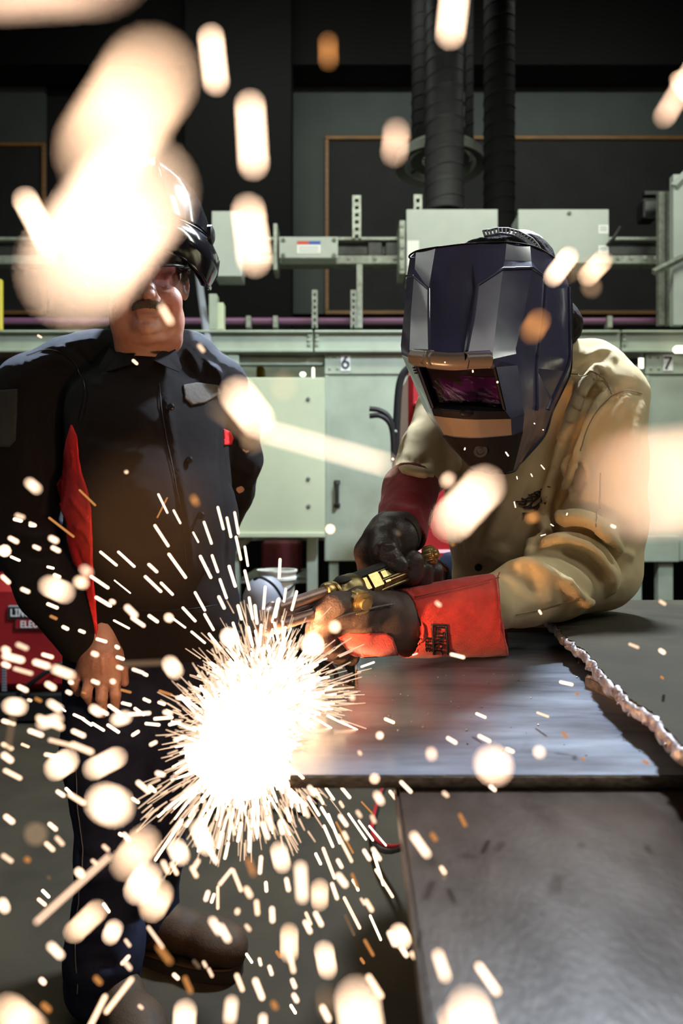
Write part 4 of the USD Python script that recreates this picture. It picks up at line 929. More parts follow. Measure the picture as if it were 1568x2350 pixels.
for i, j in itertools.product(range(nr - 1), range(ncl - 1)):
    n = np.cross(grid[i, j + 1] - grid[i, j], grid[i + 1, j] - grid[i, j]); n = n / np.linalg.norm(n)
    for a, b in ((0, 0), (0, 1), (1, 0), (1, 1)): vn[i + a, j + b] += n
vn /= np.linalg.norm(vn, axis=2, keepdims=True)
if (vn[3, 5] @ np.array([0, -1, 0])) < 0: vn = -vn
lens_cells = {(6, j) for j in range(2, 8)}
V, Fc = [], []
vid = {}


def vtx(i, j, inner):
    k = (i, j, inner)
    if k not in vid: vid[k] = len(V); V.append(grid[i, j] - vn[i, j] * (0.0032 if inner else 0))
    return vid[k]


cells = [c for c in itertools.product(range(nr - 1), range(ncl - 1)) if c not in lens_cells]; cs = set(cells)
for i, j in cells:
    o = [vtx(i, j, 0), vtx(i, j + 1, 0), vtx(i + 1, j + 1, 0), vtx(i + 1, j, 0)]; n = [vtx(i, j, 1), vtx(i, j + 1, 1), vtx(i + 1, j + 1, 1), vtx(i + 1, j, 1)]
    Fc += [o[:3], [o[0], o[2], o[3]], [n[2], n[1], n[0]], [n[3], n[2], n[0]]]
    for (di, dj), (p, q) in (((-1, 0), (0, 1)), ((0, 1), (1, 2)), ((1, 0), (2, 3)), ((0, -1), (3, 0))):
        if (i + di, j + dj) not in cs: Fc += [[o[q], o[p], n[p]], [o[q], n[p], n[q]]]
hm = trimesh.Trimesh(V, Fc, process=False)
if hm.face_normals[0] @ vn[0, 0] < 0: hm.invert()
hp = part(welder, "welding_hood", hm, M["hood_shell"], smooth=14, label="faceted dark indigo welding hood with a purple filter")


def quad(pts, lift=0.0, th=0.003):
    """A slab through pixel-depth points, th thick."""
    p = np.array([P(*q) for q in pts]); c = p.mean(0); n = np.cross(p[1] - p[0], p[2] - p[0]); n /= np.linalg.norm(n); n = n if n @ (c - [0, 0, CAM_Z]) < 0 else -n
    return trimesh.convex.convex_hull(np.vstack([p + n * lift, p + n * (lift - th)]))


def rim(i, j0, j1, r, off=0.0, row=None):
    return sweep(spline(grid[i, j0:j1 + 1] + vn[i, j0:j1 + 1] * off, 6 * (j1 - j0 + 1)), r, 8)


inset = 0.008
lc = [grid[6, 2], grid[6, 8], grid[7, 8], grid[7, 2]]; nl = vn[6:8, 4:7].reshape(-1, 3).mean(0); nl /= np.linalg.norm(nl)
c = np.mean(lc, 0); lensq = np.array([c + (p - c) * 0.985 - nl * inset for p in lc]); lensq[0] += nl * -0.012; lensq[3] += nl * -0.014
part(hp, "filter_mount", trimesh.convex.convex_hull(np.vstack([lensq, lensq - nl * 0.004])), M["hood_black"], label="black filter mount")
uv = lambda a, b: (lensq[0] * (1 - a) + lensq[1] * a) * (1 - b) + (lensq[3] * (1 - a) + lensq[2] * a) * b
fl = np.array([uv(0.20, 0.28), uv(0.97, 0.26), uv(0.96, 0.88), uv(0.20, 0.90)]) + nl * 0.0012
part(hp, "filter_lens", trimesh.convex.convex_hull(np.vstack([fl, fl - nl * 0.001])), M["lens_purple"], label="purple filter lens")
cov = np.array([uv(0.03, 0.06), uv(0.97, 0.06), uv(0.97, 0.95), uv(0.03, 0.95)]) + nl * 0.004
part(hp, "cover_lens", trimesh.convex.convex_hull(np.vstack([cov, cov - nl * 0.001])), M["lens_cover"], label="clear cover lens")
for k, (p, q) in enumerate(((0, 1), (1, 2), (2, 3), (3, 0))): part(hp, "lens_frame", sweep(np.linspace(lensq[p] + nl * 0.006, lensq[q] + nl * 0.006, 8), 0.0028, 6), M["hood_black"])
wall = []
for a, b in ((grid[6, 2], lensq[0]), (grid[6, 8], lensq[1]), (grid[7, 8], lensq[2]), (grid[7, 2], lensq[3])): wall.append((a, b))
for p in range(4):
    a, b, c_, d_ = wall[p][0], wall[(p + 1) % 4][0], wall[(p + 1) % 4][1], wall[p][1]
    top = [a, b]
    if p in (0, 2): top = list(grid[6 if p == 0 else 7, 2:9]) if p == 0 else list(grid[7, 2:9][::-1])
    low = [d_ + (c_ - d_) * s for s in np.linspace(0, 1, len(top))]; vv = np.array(top + low); nn = len(top); ff = []
    for i in range(nn - 1): ff += [[i, i + 1, nn + i + 1], [i, nn + i + 1, nn + i]]
    ff = np.array(ff); o2 = len(vv); n_in = np.cross(vv[1] - vv[0], vv[nn] - vv[0]); n_in /= np.linalg.norm(n_in)
    vv2 = np.vstack([vv, vv + n_in * 0.0015]); part(hp, "recess_wall", trimesh.Trimesh(vv2, np.vstack([ff, ff[:, ::-1] + o2]), process=False), M["hood_black"])
m = rim(5, 2, 8, 0.0135, -0.007); part(hp, "brow_ledge", m, M["hood_band"], label="brown rounded brow ledge", smooth=60)
band = np.vstack([grid[8, 2:9] + vn[8, 2:9] * 0.001, grid[9, 2:9] * 0.92 + grid[8, 2:9] * 0.08 + vn[9, 2:9] * 0.001]); nb = 7; ff = []
for i in range(nb - 1): ff += [[i, i + 1, nb + i + 1], [i, nb + i + 1, nb + i]]
part(hp, "chin_band", trimesh.Trimesh(np.vstack([band, band - np.tile(vn[8, 2:9], (2, 1)) * 0.002]), np.vstack([ff, np.array(ff)[:, ::-1] + 2 * nb]), process=False), M["hood_band"], label="brown reflective band under the filter", smooth=60)
low = np.vstack([grid[9, 1:10] + vn[9, 1:10] * 0.0008, grid[10, 1:10] + vn[10, 1:10] * 0.0008]); nb = 9; ff = []
for i in range(nb - 1): ff += [[i, i + 1, nb + i + 1], [i, nb + i + 1, nb + i]]
part(hp, "chin_shell", trimesh.Trimesh(np.vstack([low, low - np.tile(vn[9, 1:10], (2, 1)) * 0.002]), np.vstack([ff, np.array(ff)[:, ::-1] + 2 * nb]), process=False), M["hood_black"], label="black chin of the hood", smooth=40)
up = np.vstack([grid[7, 2:9] + vn[7, 2:9] * 0.0012, grid[8, 2:9] + vn[8, 2:9] * 0.0012]); nb = 7; ff = []
for i in range(nb - 1): ff += [[i, i + 1, nb + i + 1], [i, nb + i + 1, nb + i]]
part(hp, "filter_sill", trimesh.Trimesh(np.vstack([up, up - np.tile(vn[7, 2:9], (2, 1)) * 0.002]), np.vstack([ff, np.array(ff)[:, ::-1] + 2 * nb]), process=False), M["hood_black"], label="black sill under the filter", smooth=40)
c = P(1071, 948, 1.058); part(hp, "latch_knob", trimesh.creation.icosphere(2, 0.008).apply_scale((1.4, 0.7, 0.8)).apply_translation(c), M["hood_black"], smooth=True)
c = P(1102, 1030, 1.113); part(hp, "emblem", lathe([(0.0, 0.002), (0.006, 0.0015), (0.0065, 0.003), (0.011, 0.003), (0.0115, 0.0), (0, 0)], c, c + [-0.05, -1, -0.55], 24).apply_translation([0, -0.003, -0.003]), M["dark_metal"], label="small oval moulded emblem", smooth=40)
part(hp, "rim_bead", rim(0, 0, 12, 0.0016), M["hood_black"]); part(hp, "rim_bead", rim(10, 0, 12, 0.0022), M["hood_black"])
part(hp, "side_rim_bead", sweep(spline(grid[:, 12], 60), 0.0022, 8), M["hood_black"])
for (j, w) in ((10, 0.0035), (11, 0.003)): part(hp, "side_rib", sweep(spline(grid[2:9, j] + vn[2:9, j] * 0.001, 50), w, 8), M["hood_shell"])
for pts in ([(2, 1), (2, 2), (2, 3), (3, 3), (4, 3)], [(4, 7), (3, 7), (2, 7), (2, 8), (2, 9), (2, 10)]):
    q = np.array([grid[i, j] + vn[i, j] * 0.0006 for i, j in pts]); q = np.vstack([np.linspace(q[k], q[k + 1], 8, endpoint=False) for k in range(len(q) - 1)] + [q[-1:]])
    part(hp, "shell_ridge", sweep(q, 0.0024, 8), M["hood_shell"])
part(hp, "vent_slots", cat_([quad([(950 + k * 2, 842 + k * 6, 1.105), (955 + k * 2, 842 + k * 6, 1.10), (956 + k * 2, 845 + k * 6, 1.10), (951 + k * 2, 845 + k * 6, 1.105)], 0.003) for k in range(3)]), M["hood_black"])
k = P(1302, 632, 1.36); part(hp, "pivot_knob", lathe([(0, 0), (0.022, 0), (0.024, 0.006), (0.02, 0.014), (0, 0.016)], k - [0.012, 0, 0], k + [1, 0, 0], 24), M["hood_black"])
# headgear over the crown
hv = np.array(hair.vertices); s1 = seen_at(hv, spline([(1108, 533), (1150, 526), (1195, 536), (1228, 558), (1246, 588)], 40)); s2 = seen_at(hv, spline([(1112, 545), (1150, 538), (1188, 547), (1216, 568), (1234, 598)], 40))
for q in (s1, s2): q[:, 1] = np.convolve(np.pad(q[:, 1], 4, mode="edge"), np.ones(9) / 9, "valid") - 0.004
ms = [sweep(s1, 0.0022, 6), sweep(s2, 0.0022, 6)] + [capsule(s1[k], s2[k], 0.0022, 6) for k in range(0, 40, 2)]
part(hp, "headgear_strap", cat_(ms), M["strap"], label="grey perforated headgear strap", smooth=60)

# ------------------------------------------------------------------ the cutting torch
A, B = P(985, 1288, 1.165), P(800, 1360, 1.015); ax = (B - A) / np.linalg.norm(B - A)
torch = thing("cutting_torch", "brass cutting torch held in both gloves above the plate", "torch", B)
part(torch, "handle", rod(A, B, 0.0165, sides=6), M["brass_dark"], smooth=20)
T, L = frame_of(A, B)
for k in range(6):
    a = k * math.pi / 3 + 0.3; o = T[:3, 0] * 0.0165 * math.cos(a) + T[:3, 1] * 0.0165 * math.sin(a); part(torch, "handle_rib", capsule(A + o + ax * 0.02, B + o - ax * 0.06, 0.0028, 6), M["brass_dark"])
for s, r, w in ((0.62, 0.019, 0.012), (0.72, 0.022, 0.022), (0.84, 0.019, 0.01)):
    c = A + (B - A) * s; part(torch, "union_nut", rod(c, c + ax * w, r, sides=6), M["brass"], smooth=20)
b0 = P(797, 1368, 1.005); F = Field(b0 - 0.06, b0 + 0.06, 0.0022); F.cone(P(806, 1352, 1.02), P(775, 1370, .995), 0.023, 0.022, 0.0); F.cone(P(800, 1385, 1.0), P(778, 1398, .985), 0.015, 0.015, 0.008); F.cone(P(812, 1340, 1.025), P(790, 1338, 1.0), 0.013, 0.012, 0.008)
part(torch, "head_block", F.mesh(2), M["brass_dark"], smooth=True)
u = P(752, 1375, 0.975) - P(782, 1362, 1.0); u /= np.linalg.norm(u); c1, c2 = P(768, 1358, 0.985), P(762, 1400, 0.985)
part(torch, "collar_plate", cat_([lathe([(0, 0), (0.0155, 0), (0.0165, 0.002), (0.0165, 0.005), (0.0155, 0.007), (0, 0.007)], c, c + u, 24) for c in (c1, c2)] + [rod(c1 + u * 0.0035 + (c2 - c1) * 0.1, c1 + u * 0.0035 + (c2 - c1) * 0.9, 0.0105, sides=4)]), M["brass"], label="figure-eight brass collar")
tips = []
for (p0, p1, r) in (((764, 1352, .984), (628, 1398, .88), 0.0078), ((757, 1397, .982), (636, 1436, .88), 0.0078), ((772, 1368, 1.01), (640, 1412, .91), 0.007)):
    a, b = P(*p0), P(*p1); uu = (b - a) / np.linalg.norm(b - a); part(torch, "gas_tube", rod(a, b, r, sides=20), M["copper"]); part(torch, "tube_nut", lathe([(r, 0), (0.0115, 0.001), (0.0125, 0.004), (0.0125, 0.012), (0.0105, 0.016), (r, 0.017)], a + uu * 0.004, b, 20), M["brass"])
    tips.append(b)
h = P(618, 1424, 0.87); F = Field(h - 0.05, h + 0.05, 0.0025)
for b in tips: F.cone(b, h, 0.011, 0.014, 0.004)
F.cone(h, P(606, 1446, 0.86), 0.0135, 0.013, 0.006); part(torch, "torch_head", F.mesh(2), M["copper"], smooth=True)
part(torch, "nozzle", rod(P(606, 1446, .86), P(598, 1492, .85), 0.0105, 0.0065, 20), M["copper"])
def fluted(c, axis, r, w, n=12):
    c, axis = np.asarray(c, float), np.asarray(axis, float); a = np.linspace(0, 2 * np.pi, n * 8, endpoint=False); rr = r * (1 - 0.10 * (0.5 - 0.5 * np.sign(np.cos(a * n)) * np.abs(np.cos(a * n)) ** 0.4)); pg = sg.Polygon(np.column_stack([rr * np.cos(a), rr * np.sin(a)]))
    m = cat_([prism(pg, 0, w), prism(sg.Point(0, 0).buffer(r * 0.8), -w * 0.12, w * 1.15), prism(sg.Point(0, 0).buffer(r * 0.45), w, w * 1.5)])
    T, _ = frame_of(c, c + axis); m.apply_transform(T); return m
kn = part(torch, "valve_knob", fluted(P(818, 1379, .985), (0.55, -0.75, -0.12), 0.0185, 0.016), M["brass"], smooth=35, label="fluted brass valve knob")
part(torch, "valve_stem", rod(P(798, 1372, 1.0), P(820, 1379, .985), 0.010, sides=12), M["brass"]); part(torch, "packing_nut", rod(P(805, 1374, .995), P(813, 1377, .99), 0.013, sides=6), M["brass"], smooth=20)
part(torch, "lower_fitting", cat_([rod(P(776, 1400, .985), P(800, 1404, .985), 0.008, sides=6), lathe([(0, 0), (0.009, 0), (0.0095, 0.004), (0.007, 0.01), (0, 0.011)], P(797, 1403, .982), P(812, 1405, .98), 16)]), M["brass"])
lv = spline([P(764, 1340, .985), P(788, 1330, .995), P(806, 1326, 1.015), P(850, 1308, 1.055), P(912, 1284, 1.105)], 30); part(torch, "cutting_lever", sweep(lv, np.concatenate([np.linspace(0.004, 0.011, 6), np.linspace(0.011, 0.008, 24)]), 10, flat=((0.2, 0, 1), 0.5)), M["rubber"], label="black cutting lever along the top")
part(torch, "valve_stem", rod(P(948, 1290, 1.15), P(980, 1276, 1.14), 0.0085, sides=12), M["brass_dark"]); part(torch, "valve_knob", fluted(P(977, 1277, 1.14), (0.8, -0.35, 0.25), 0.0165, 0.015), M["brass"], smooth=35, label="fluted brass valve knob")
part(torch, "hose_nut", rod(P(940, 1278, 1.15), P(952, 1262, 1.15), 0.011, sides=6), M["brass"], smooth=20)
for k, m in enumerate((M["black_paint"], M["machine_red"])):
    part(torch, "hose", sweep(spline([A + [0.006 * k, 0.0, -0.008 * k], P(1010, 1296 + 6 * k, 1.22), P(1020, 1330, 1.34 + .02 * k), P(960, 1460, 1.6 + .03 * k), P(960, 1900, 1.75 + .05 * k), np.array([0.1, 2.2 + 0.06 * k, 0.012]), np.array([0.3, 3.2 + 0.06 * k, 0.012])], 60), 0.0065, 8), m)


# ================================================================== the man who watches
base = P(300, 1175, 1.5); base[2] = 0
man = thing("person", "standing person in a black jacket with red side panel and shiny black hard hat", "person", base)
M["hat_black"] = mat("hat_black", (0.008, 0.007, 0.009), 0.14, coat_weight=0.8)
M["grey_hair"] = mat("grey_hair", (0.16, 0.125, 0.105), 0.8, dark=(0.06, 0.045, 0.038), scale=160, bump=0.9, bscale=600, stretch=(3, 3, 0.6))
M["skin_red"] = mat("skin_hand", (0.46, 0.20, 0.13), 0.5, dark=(0.36, 0.14, 0.09), scale=30, bump=0.3, bscale=450, subsurface_weight=0.12, subsurface_scale=0.008)
Q = lambda x, y, z=0.0: P(x, y, 1.44 + z)

# body: head, neck, trunk, arms and hands, one surface (fine where it shows)
F = Field((-0.545, 1.30, 1.19), (-0.285, 1.66, 1.80), 0.0032)
F.ball(Q(335, 565, 0.06), (0.076, 0.10, 0.098), 0.02)
F.ball(Q(338, 655, 0.015), (0.073, 0.078, 0.085), 0.03); F.ball(Q(338, 735, 0.008), (0.068, 0.066, 0.062), 0.03)
F.ball(Q(340, 752, -0.048), 0.024, 0.024); F.ball(Q(342, 776, 0.012), (0.070, 0.058, 0.034), 0.012)
F.cone(Q(340, 785, 0.05), Q(330, 890, 0.08), 0.064, 0.072, 0.03)
for s in (-1, 1):
    x = lambda d: 339 + s * d
    F.ball(Q(x(48), 690, -0.040), (0.028, 0.022, 0.030), 0.025); F.ball(Q(x(58), 735, -0.012), (0.022, 0.03, 0.028), 0.025)
    F.cone(Q(x(10), 624, -0.060), Q(x(52), 618, -0.050), 0.012, 0.011, 0.014)
    F.ball(Q(x(41), 643, -0.074), (0.021, 0.016, 0.0125), 0.016, sub=True); F.ball(Q(x(41), 643, -0.0435), 0.0142, 0.003)
    F.ball(Q(x(84), 655, 0.05), (0.010, 0.026, 0.032), 0.008); F.ball(Q(x(90), 652, 0.04), (0.006, 0.013, 0.018), 0.006, sub=True)
    F.ball(Q(x(14), 684, -0.072), (0.0105, 0.012, 0.009), 0.008); F.ball(Q(x(9), 693, -0.078), (0.0042, 0.006, 0.004), 0.003, sub=True)
F.chain([Q(339, 630, -0.058), Q(341, 655, -0.074), Q(343, 677, -0.090)], [0.0105, 0.0115, 0.0135], 0.012)
F.ball(Q(340, 702, -0.064), (0.026, 0.014, 0.016), 0.014)
F.cone(Q(318, 711, -0.068), Q(362, 711, -0.068), 0.0055, 0.0055, 0.006); F.cone(Q(322, 722, -0.066), Q(358, 722, -0.066), 0.0065, 0.0065, 0.006)
F.cone(Q(313, 716, -0.075), Q(366, 716, -0.075), 0.0022, 0.0022, 0.003, sub=True)
hd = F.mesh(2)
hd = sculpt(hd, [
    ([(385, 697), (392, 715), (388, 735)], -0.0051, 0.006), ([(364, 680), (378, 700), (384, 722)], -0.0068, 0.005), ([(300, 680), (294, 700), (292, 722)], -0.0051, 0.005),
    ([(295, 770), (335, 776), (380, 768), (400, 752)], -0.0085, 0.006), ([(300, 785), (345, 790), (385, 778)], 0.0068, 0.010), ([(318, 738), (340, 736), (362, 740)], -0.0051, 0.005),
    ([(366, 640), (380, 645), (396, 640)], -0.0037, 0.0022), ([(366, 656), (380, 660), (398, 654)], -0.0043, 0.004), ([(362, 630), (380, 627), (400, 632)], 0.0051, 0.005), ([(404, 640), (414, 645)], -0.0034, 0.003), ([(403, 648), (412, 655)], -0.0034, 0.003)])
F = Field(P(-60, 820, 1.25), P(640, 1500, 1.75), 0.014)
F.cone(P(330, 850, 1.53), P(340, 1400, 1.5), 0.09, 0.10, 0.05); F.cone(P(90, 900, 1.53), P(490, 890, 1.54), 0.05, 0.05, 0.05)
F.chain([P(75, 910, 1.52), P(62, 1200, 1.50), P(150, 1390, 1.40), P(238, 1475, 1.355)], [0.05, 0.045, 0.035, 0.026], 0.02); F.chain([P(500, 895, 1.54), P(556, 1055, 1.6), P(515, 1200, 1.66)], [0.045, 0.035, 0.03], 0.02)
trunk = F.mesh()
# the hand that hangs by the thigh
F = Field((-0.60, 1.27, 0.58), (-0.40, 1.44, 0.88), 0.0026)
F.cone(P(238, 1455, 1.360), P(240, 1500, 1.350), 0.029, 0.030, 0.01); F.chain([P(252, 1510, 1.345), P(262, 1560, 1.337)], [0.024, 0.015], 0.018); F.chain([P(235, 1510, 1.345), P(234, 1562, 1.335)], [0.026, 0.016], 0.018)
F.chain([P(215, 1510, 1.350), P(207, 1556, 1.343)], [0.025, 0.0145], 0.018); F.chain([P(205, 1512, 1.355), P(184, 1545, 1.355)], [0.02, 0.0125], 0.018)
F.chain([P(262, 1556, 1.337), P(265, 1594, 1.327), P(264, 1626, 1.337)], [0.0125, 0.011, 0.0085], 0.003); F.chain([P(234, 1560, 1.335), P(233, 1602, 1.323), P(236, 1638, 1.333)], [0.0128, 0.0115, 0.009], 0.003)
F.chain([P(206, 1556, 1.343), P(198, 1592, 1.325), P(208, 1612, 1.350)], [0.0118, 0.0105, 0.0085], 0.003); F.chain([P(184, 1545, 1.355), P(170, 1568, 1.343), P(180, 1590, 1.360)], [0.0105, 0.0095, 0.008], 0.003)
F.chain([P(258, 1500, 1.355), P(280, 1530, 1.370), P(286, 1566, 1.375)], [0.018, 0.0115, 0.009], 0.008)
for x, y, d in ((262, 1556, 1.399), (234, 1560, 1.396), (206, 1555, 1.405), (185, 1545, 1.419)): F.ball(P(x, y, d), (0.0085, 0.006, 0.008), 0.008)
hand = F.mesh(2)
hand = sculpt(hand, [([(225, 1592), (233, 1594), (242, 1592)], -0.0012, 0.0022), ([(256, 1588), (264, 1590), (273, 1588)], -0.0012, 0.0022), ([(226, 1600), (234, 1601), (242, 1600)], -0.001, 0.002), ([(250, 1505), (258, 1530), (261, 1552)], 0.0015, 0.0025), ([(232, 1505), (234, 1530), (234, 1550)], 0.0015, 0.0025), ([(215, 1510), (210, 1535), (206, 1550)], 0.0015, 0.0025)])
body = part(man, "body", cat_([hd, trunk, hand]), M["skin"], smooth=True)

# moustache, side hair
ms = patch(hd, [(305, 700), (318, 690), (338, 686), (345, 686), (360, 690), (374, 702), (376, 712), (362, 710), (340, 706), (318, 709), (304, 714)], 0.0025, 0.0022)
part(man, "moustache", ruffle(ms, 260, 0.0028, 4, (2.5, 1, 0.6)), M["grey_hair"], smooth=True, label="dark grey moustache")
for s, x0 in ((1, 404), (-1, 246)):
    m = patch(hd, [(x0, 600), (x0 + 26, 600), (x0 + 26, 640), (x0 + 13 + s * 6, 655), (x0 + 4, 640)], 0.002, 0.003); part(man, "sideburn", ruffle(m, 200, 0.002, 4), M["grey_hair"], smooth=True)
# safety glasses
gz = part(man, "safety_glasses", sweep(spline([Q(432, 612, 0.045), Q(424, 612, -0.03), Q(398, 609, -0.076), Q(340, 611, -0.088), Q(282, 609, -0.076), Q(255, 612, -0.03), Q(247, 612, 0.045)], 50), 0.0026, 8), M["black_paint"], label="clear safety glasses with a black brow bar")
for s in (-1, 1):
    b = [(14, 612), (62, 611), (78, 620), (76, 640), (62, 658), (36, 662), (16, 652), (8, 634)]
    f = [Q(339 + s * x, y, -0.090 + 0.000004 * x * x + (0.012 if x > 70 else 0)) for x, y in b]; c = np.mean(f, 0) - [0, 0.003, 0]; n = len(f)
    v = np.array(f + [c]); fc = [[i, (i + 1) % n, n] for i in range(n)]; v2 = np.vstack([v, v + [0, 0.0015, 0]]); ff = np.array(fc)
    side = np.vstack([[[i, (i + 1) % n, (i + 1) % n + n + 1], [i, (i + 1) % n + n + 1, i + n + 1]] for i in range(n)])
    m = trimesh.Trimesh(v2, np.vstack([ff, ff[:, ::-1] + n + 1, side]), process=False); trimesh.repair.fix_normals(m); part(gz, "lens", m, M["lens_cover"], smooth=True)
part(gz, "nose_pad", capsule(Q(352, 648, -0.075), Q(350, 656, -0.078), 0.003), M["grey_plastic"]); part(gz, "nose_pad", capsule(Q(326, 648, -0.075), Q(328, 656, -0.078), 0.003), M["grey_plastic"])
for s in (-1, 1): part(gz, "hinge", trimesh.creation.icosphere(2, 0.006).apply_translation(Q(339 + s * 92, 622, -0.02)), M["black_paint"], smooth=True)

# hard hat with its raised visor
cx = 322
def ring(y, rx, ry, d, n=72, squash=1.0, a0=0.0, a1=2 * np.pi, tilt=0.0):
    a = np.linspace(a0, a1, n); c = P(cx, y, d); return np.stack([c[0] + rx * np.sin(a), c[1] - ry * np.cos(a), c[2] - tilt * np.cos(a)], 1)


def loft(rings, closed=True, wall=0.0035):
    g = np.array(rings); nr_, n_ = g.shape[:2]; f = []
    for i in range(nr_ - 1):
        for j in range(n_ - (0 if closed else 1)):
            k = (j + 1) % n_; f += [[i * n_ + j, (i + 1) * n_ + j, (i + 1) * n_ + k], [i * n_ + j, (i + 1) * n_ + k, i * n_ + k]]
    m = trimesh.Trimesh(g.reshape(-1, 3), f, process=False); n = np.array(m.vertex_normals)
    v2 = np.vstack([m.vertices, m.vertices - n * wall]); N = len(m.vertices); f = np.array(f); out = [f, f[:, ::-1] + N]
    edge = [[(i, i + 1) for i in range(n_ - 1)] + ([(n_ - 1, 0)] if closed else []), [((nr_ - 1) * n_ + i + 1, (nr_ - 1) * n_ + i) for i in range(n_ - 1)] + ([((nr_ - 1) * n_, nr_ * n_ - 1)] if closed else [])]
    if not closed: edge += [[((i + 1) * n_, i * n_) for i in range(nr_ - 1)], [(i * n_ + n_ - 1, (i + 1) * n_ + n_ - 1) for i in range(nr_ - 1)]]
    for e in edge:
        for a, b in e: out.append(np.array([[a, b, b + N], [a, b + N, a + N]]))
    return trimesh.Trimesh(v2, np.vstack(out), process=False)


nn = 73; aa = np.linspace(0, 2 * np.pi, nn)[:-1]
prof = [(388, 0.012), (392, 0.045), (404, 0.080), (424, 0.106), (448, 0.124), (478, 0.138), (510, 0.147), (546, 0.153)]
rr_ = [ring(y, r, r * 1.12, 1.50)[:-1] for y, r in prof]
hat = part(man, "hard_hat", loft(rr_), M["hat_black"], smooth=35, label="shiny black hard hat with raised welding visor")
for k in range(-2, 3):
    a = k * 0.32; pts = np.array([ring(y, r + 0.001, r * 1.12 + 0.001, 1.50, 5, a0=a, a1=a + 0.001)[0] for y, r in prof[1:-1]]); part(hat, "crown_rib", sweep(spline(pts, 30), 0.004 if k else 0.006, 8, flat=((0, 1, 0.3), 0.6)), M["hat_black"])
# visor: a deep band round the front, longer at the sides
A0, A1, n_ = -2.0, 2.0, 61; a = np.linspace(A0, A1, n_); c = P(cx, 545, 1.50)
def band(rx, z_front, z_side, pw=2.2):
    w = np.clip(np.abs(a) / 1.45, 0, 1) ** pw; w = np.where(np.abs(a) > 1.5, w - (np.abs(a) - 1.5) * 0.9, w); y = z_front + (z_side - z_front) * w
    return np.stack([c[0] + rx * np.sin(a), c[1] - rx * 1.05 * np.cos(a), CAM_Z - (y - H_PX / 2) * 1.47 / FPX], 1)
vs = part(hat, "visor", loft([band(0.150, 538, 540), band(0.160, 548, 550), band(0.172, 570, 580), band(0.168, 592, 612), band(0.150, 606, 648)], closed=False), M["hat_black"], smooth=35, label="raised black welding visor")
part(hat, "visor_rim", sweep(band(0.1515, 607, 650), 0.003, 8), M["hat_black"]); part(hat, "hat_seam", sweep(band(0.1535, 541, 541), 0.0022, 6), M["black_paint"])
part(hat, "side_flap", loft([band(0.158, 560, 560)[46:58], band(0.152, 580, 600)[46:58], band(0.140, 600, 650)[46:58]], closed=False), M["hat_black"]); part(hat, "side_flap", loft([band(0.158, 560, 560)[3:15], band(0.152, 580, 600)[3:15], band(0.140, 600, 650)[3:15]], closed=False), M["hat_black"])
for k, s in enumerate((-1, 1)): o = np.array([c[0] + s * 0.156, c[1] - 0.03, P(0, 552, 1.5)[2]]); part(hat, "visor_pivot", lathe([(0, 0), (0.02, 0), (0.02, 0.008), (0.012, 0.012), (0, 0.012)], o, o + [s, 0, 0], 20), M["black_paint"])

# jacket
F = Field((-0.90, 1.24, 0.70), (-0.10, 1.85, 1.46), 0.0065)
F.chain([P(262, 960, 1.5), P(290, 1200, 1.48), P(312, 1400, 1.47), P(312, 1510, 1.48)], [0.105, 0.112, 0.110, 0.108], 0.06); F.chain([P(428, 960, 1.52), P(420, 1200, 1.49), P(418, 1400, 1.48), P(418, 1510, 1.48)], [0.092, 0.104, 0.106, 0.104], 0.07)
F.ball(P(345, 1220, 1.43), (0.13, 0.12, 0.19), 0.06); F.ball(P(330, 1000, 1.47), (0.13, 0.10, 0.12), 0.05)
F.chain([P(92, 892, 1.53), P(170, 862, 1.55), P(250, 840, 1.56), P(340, 815, 1.57), P(420, 838, 1.56), P(495, 885, 1.55)], [0.074, 0.080, 0.078, 0.066, 0.074, 0.066], 0.04)
F.cone(P(335, 840, 1.52), P(335, 880, 1.50), 0.076, 0.085, 0.04)
F.chain([P(78, 900, 1.52), P(62, 1060, 1.51), P(55, 1200, 1.50)], [0.083, 0.084, 0.082], 0.024); F.chain([P(55, 1205, 1.50), P(120, 1350, 1.42), P(192, 1462, 1.37)], [0.081, 0.066, 0.053], 0.022)
F.chain([P(498, 890, 1.55), P(530, 970, 1.58), P(552, 1052, 1.61)], [0.066, 0.060, 0.050], 0.024); F.chain([P(552, 1055, 1.61), P(535, 1130, 1.65), P(505, 1215, 1.69)], [0.050, 0.047, 0.042], 0.02)
hem = P(320, 1500, 1.47)[2]; Fz = F.lo[2] + F.h * np.arange(F.n[2]); hemcut = (hem - Fz)[None, None, :]; xs = F.lo[0] + F.h * np.arange(F.n[0]); tr = (xs > P(232, 1400, 1.42)[0])[:, None, None]; F.F = np.where(tr, np.maximum(F.F, hemcut.astype(np.float32)), F.F)
mj = F.mesh(3)
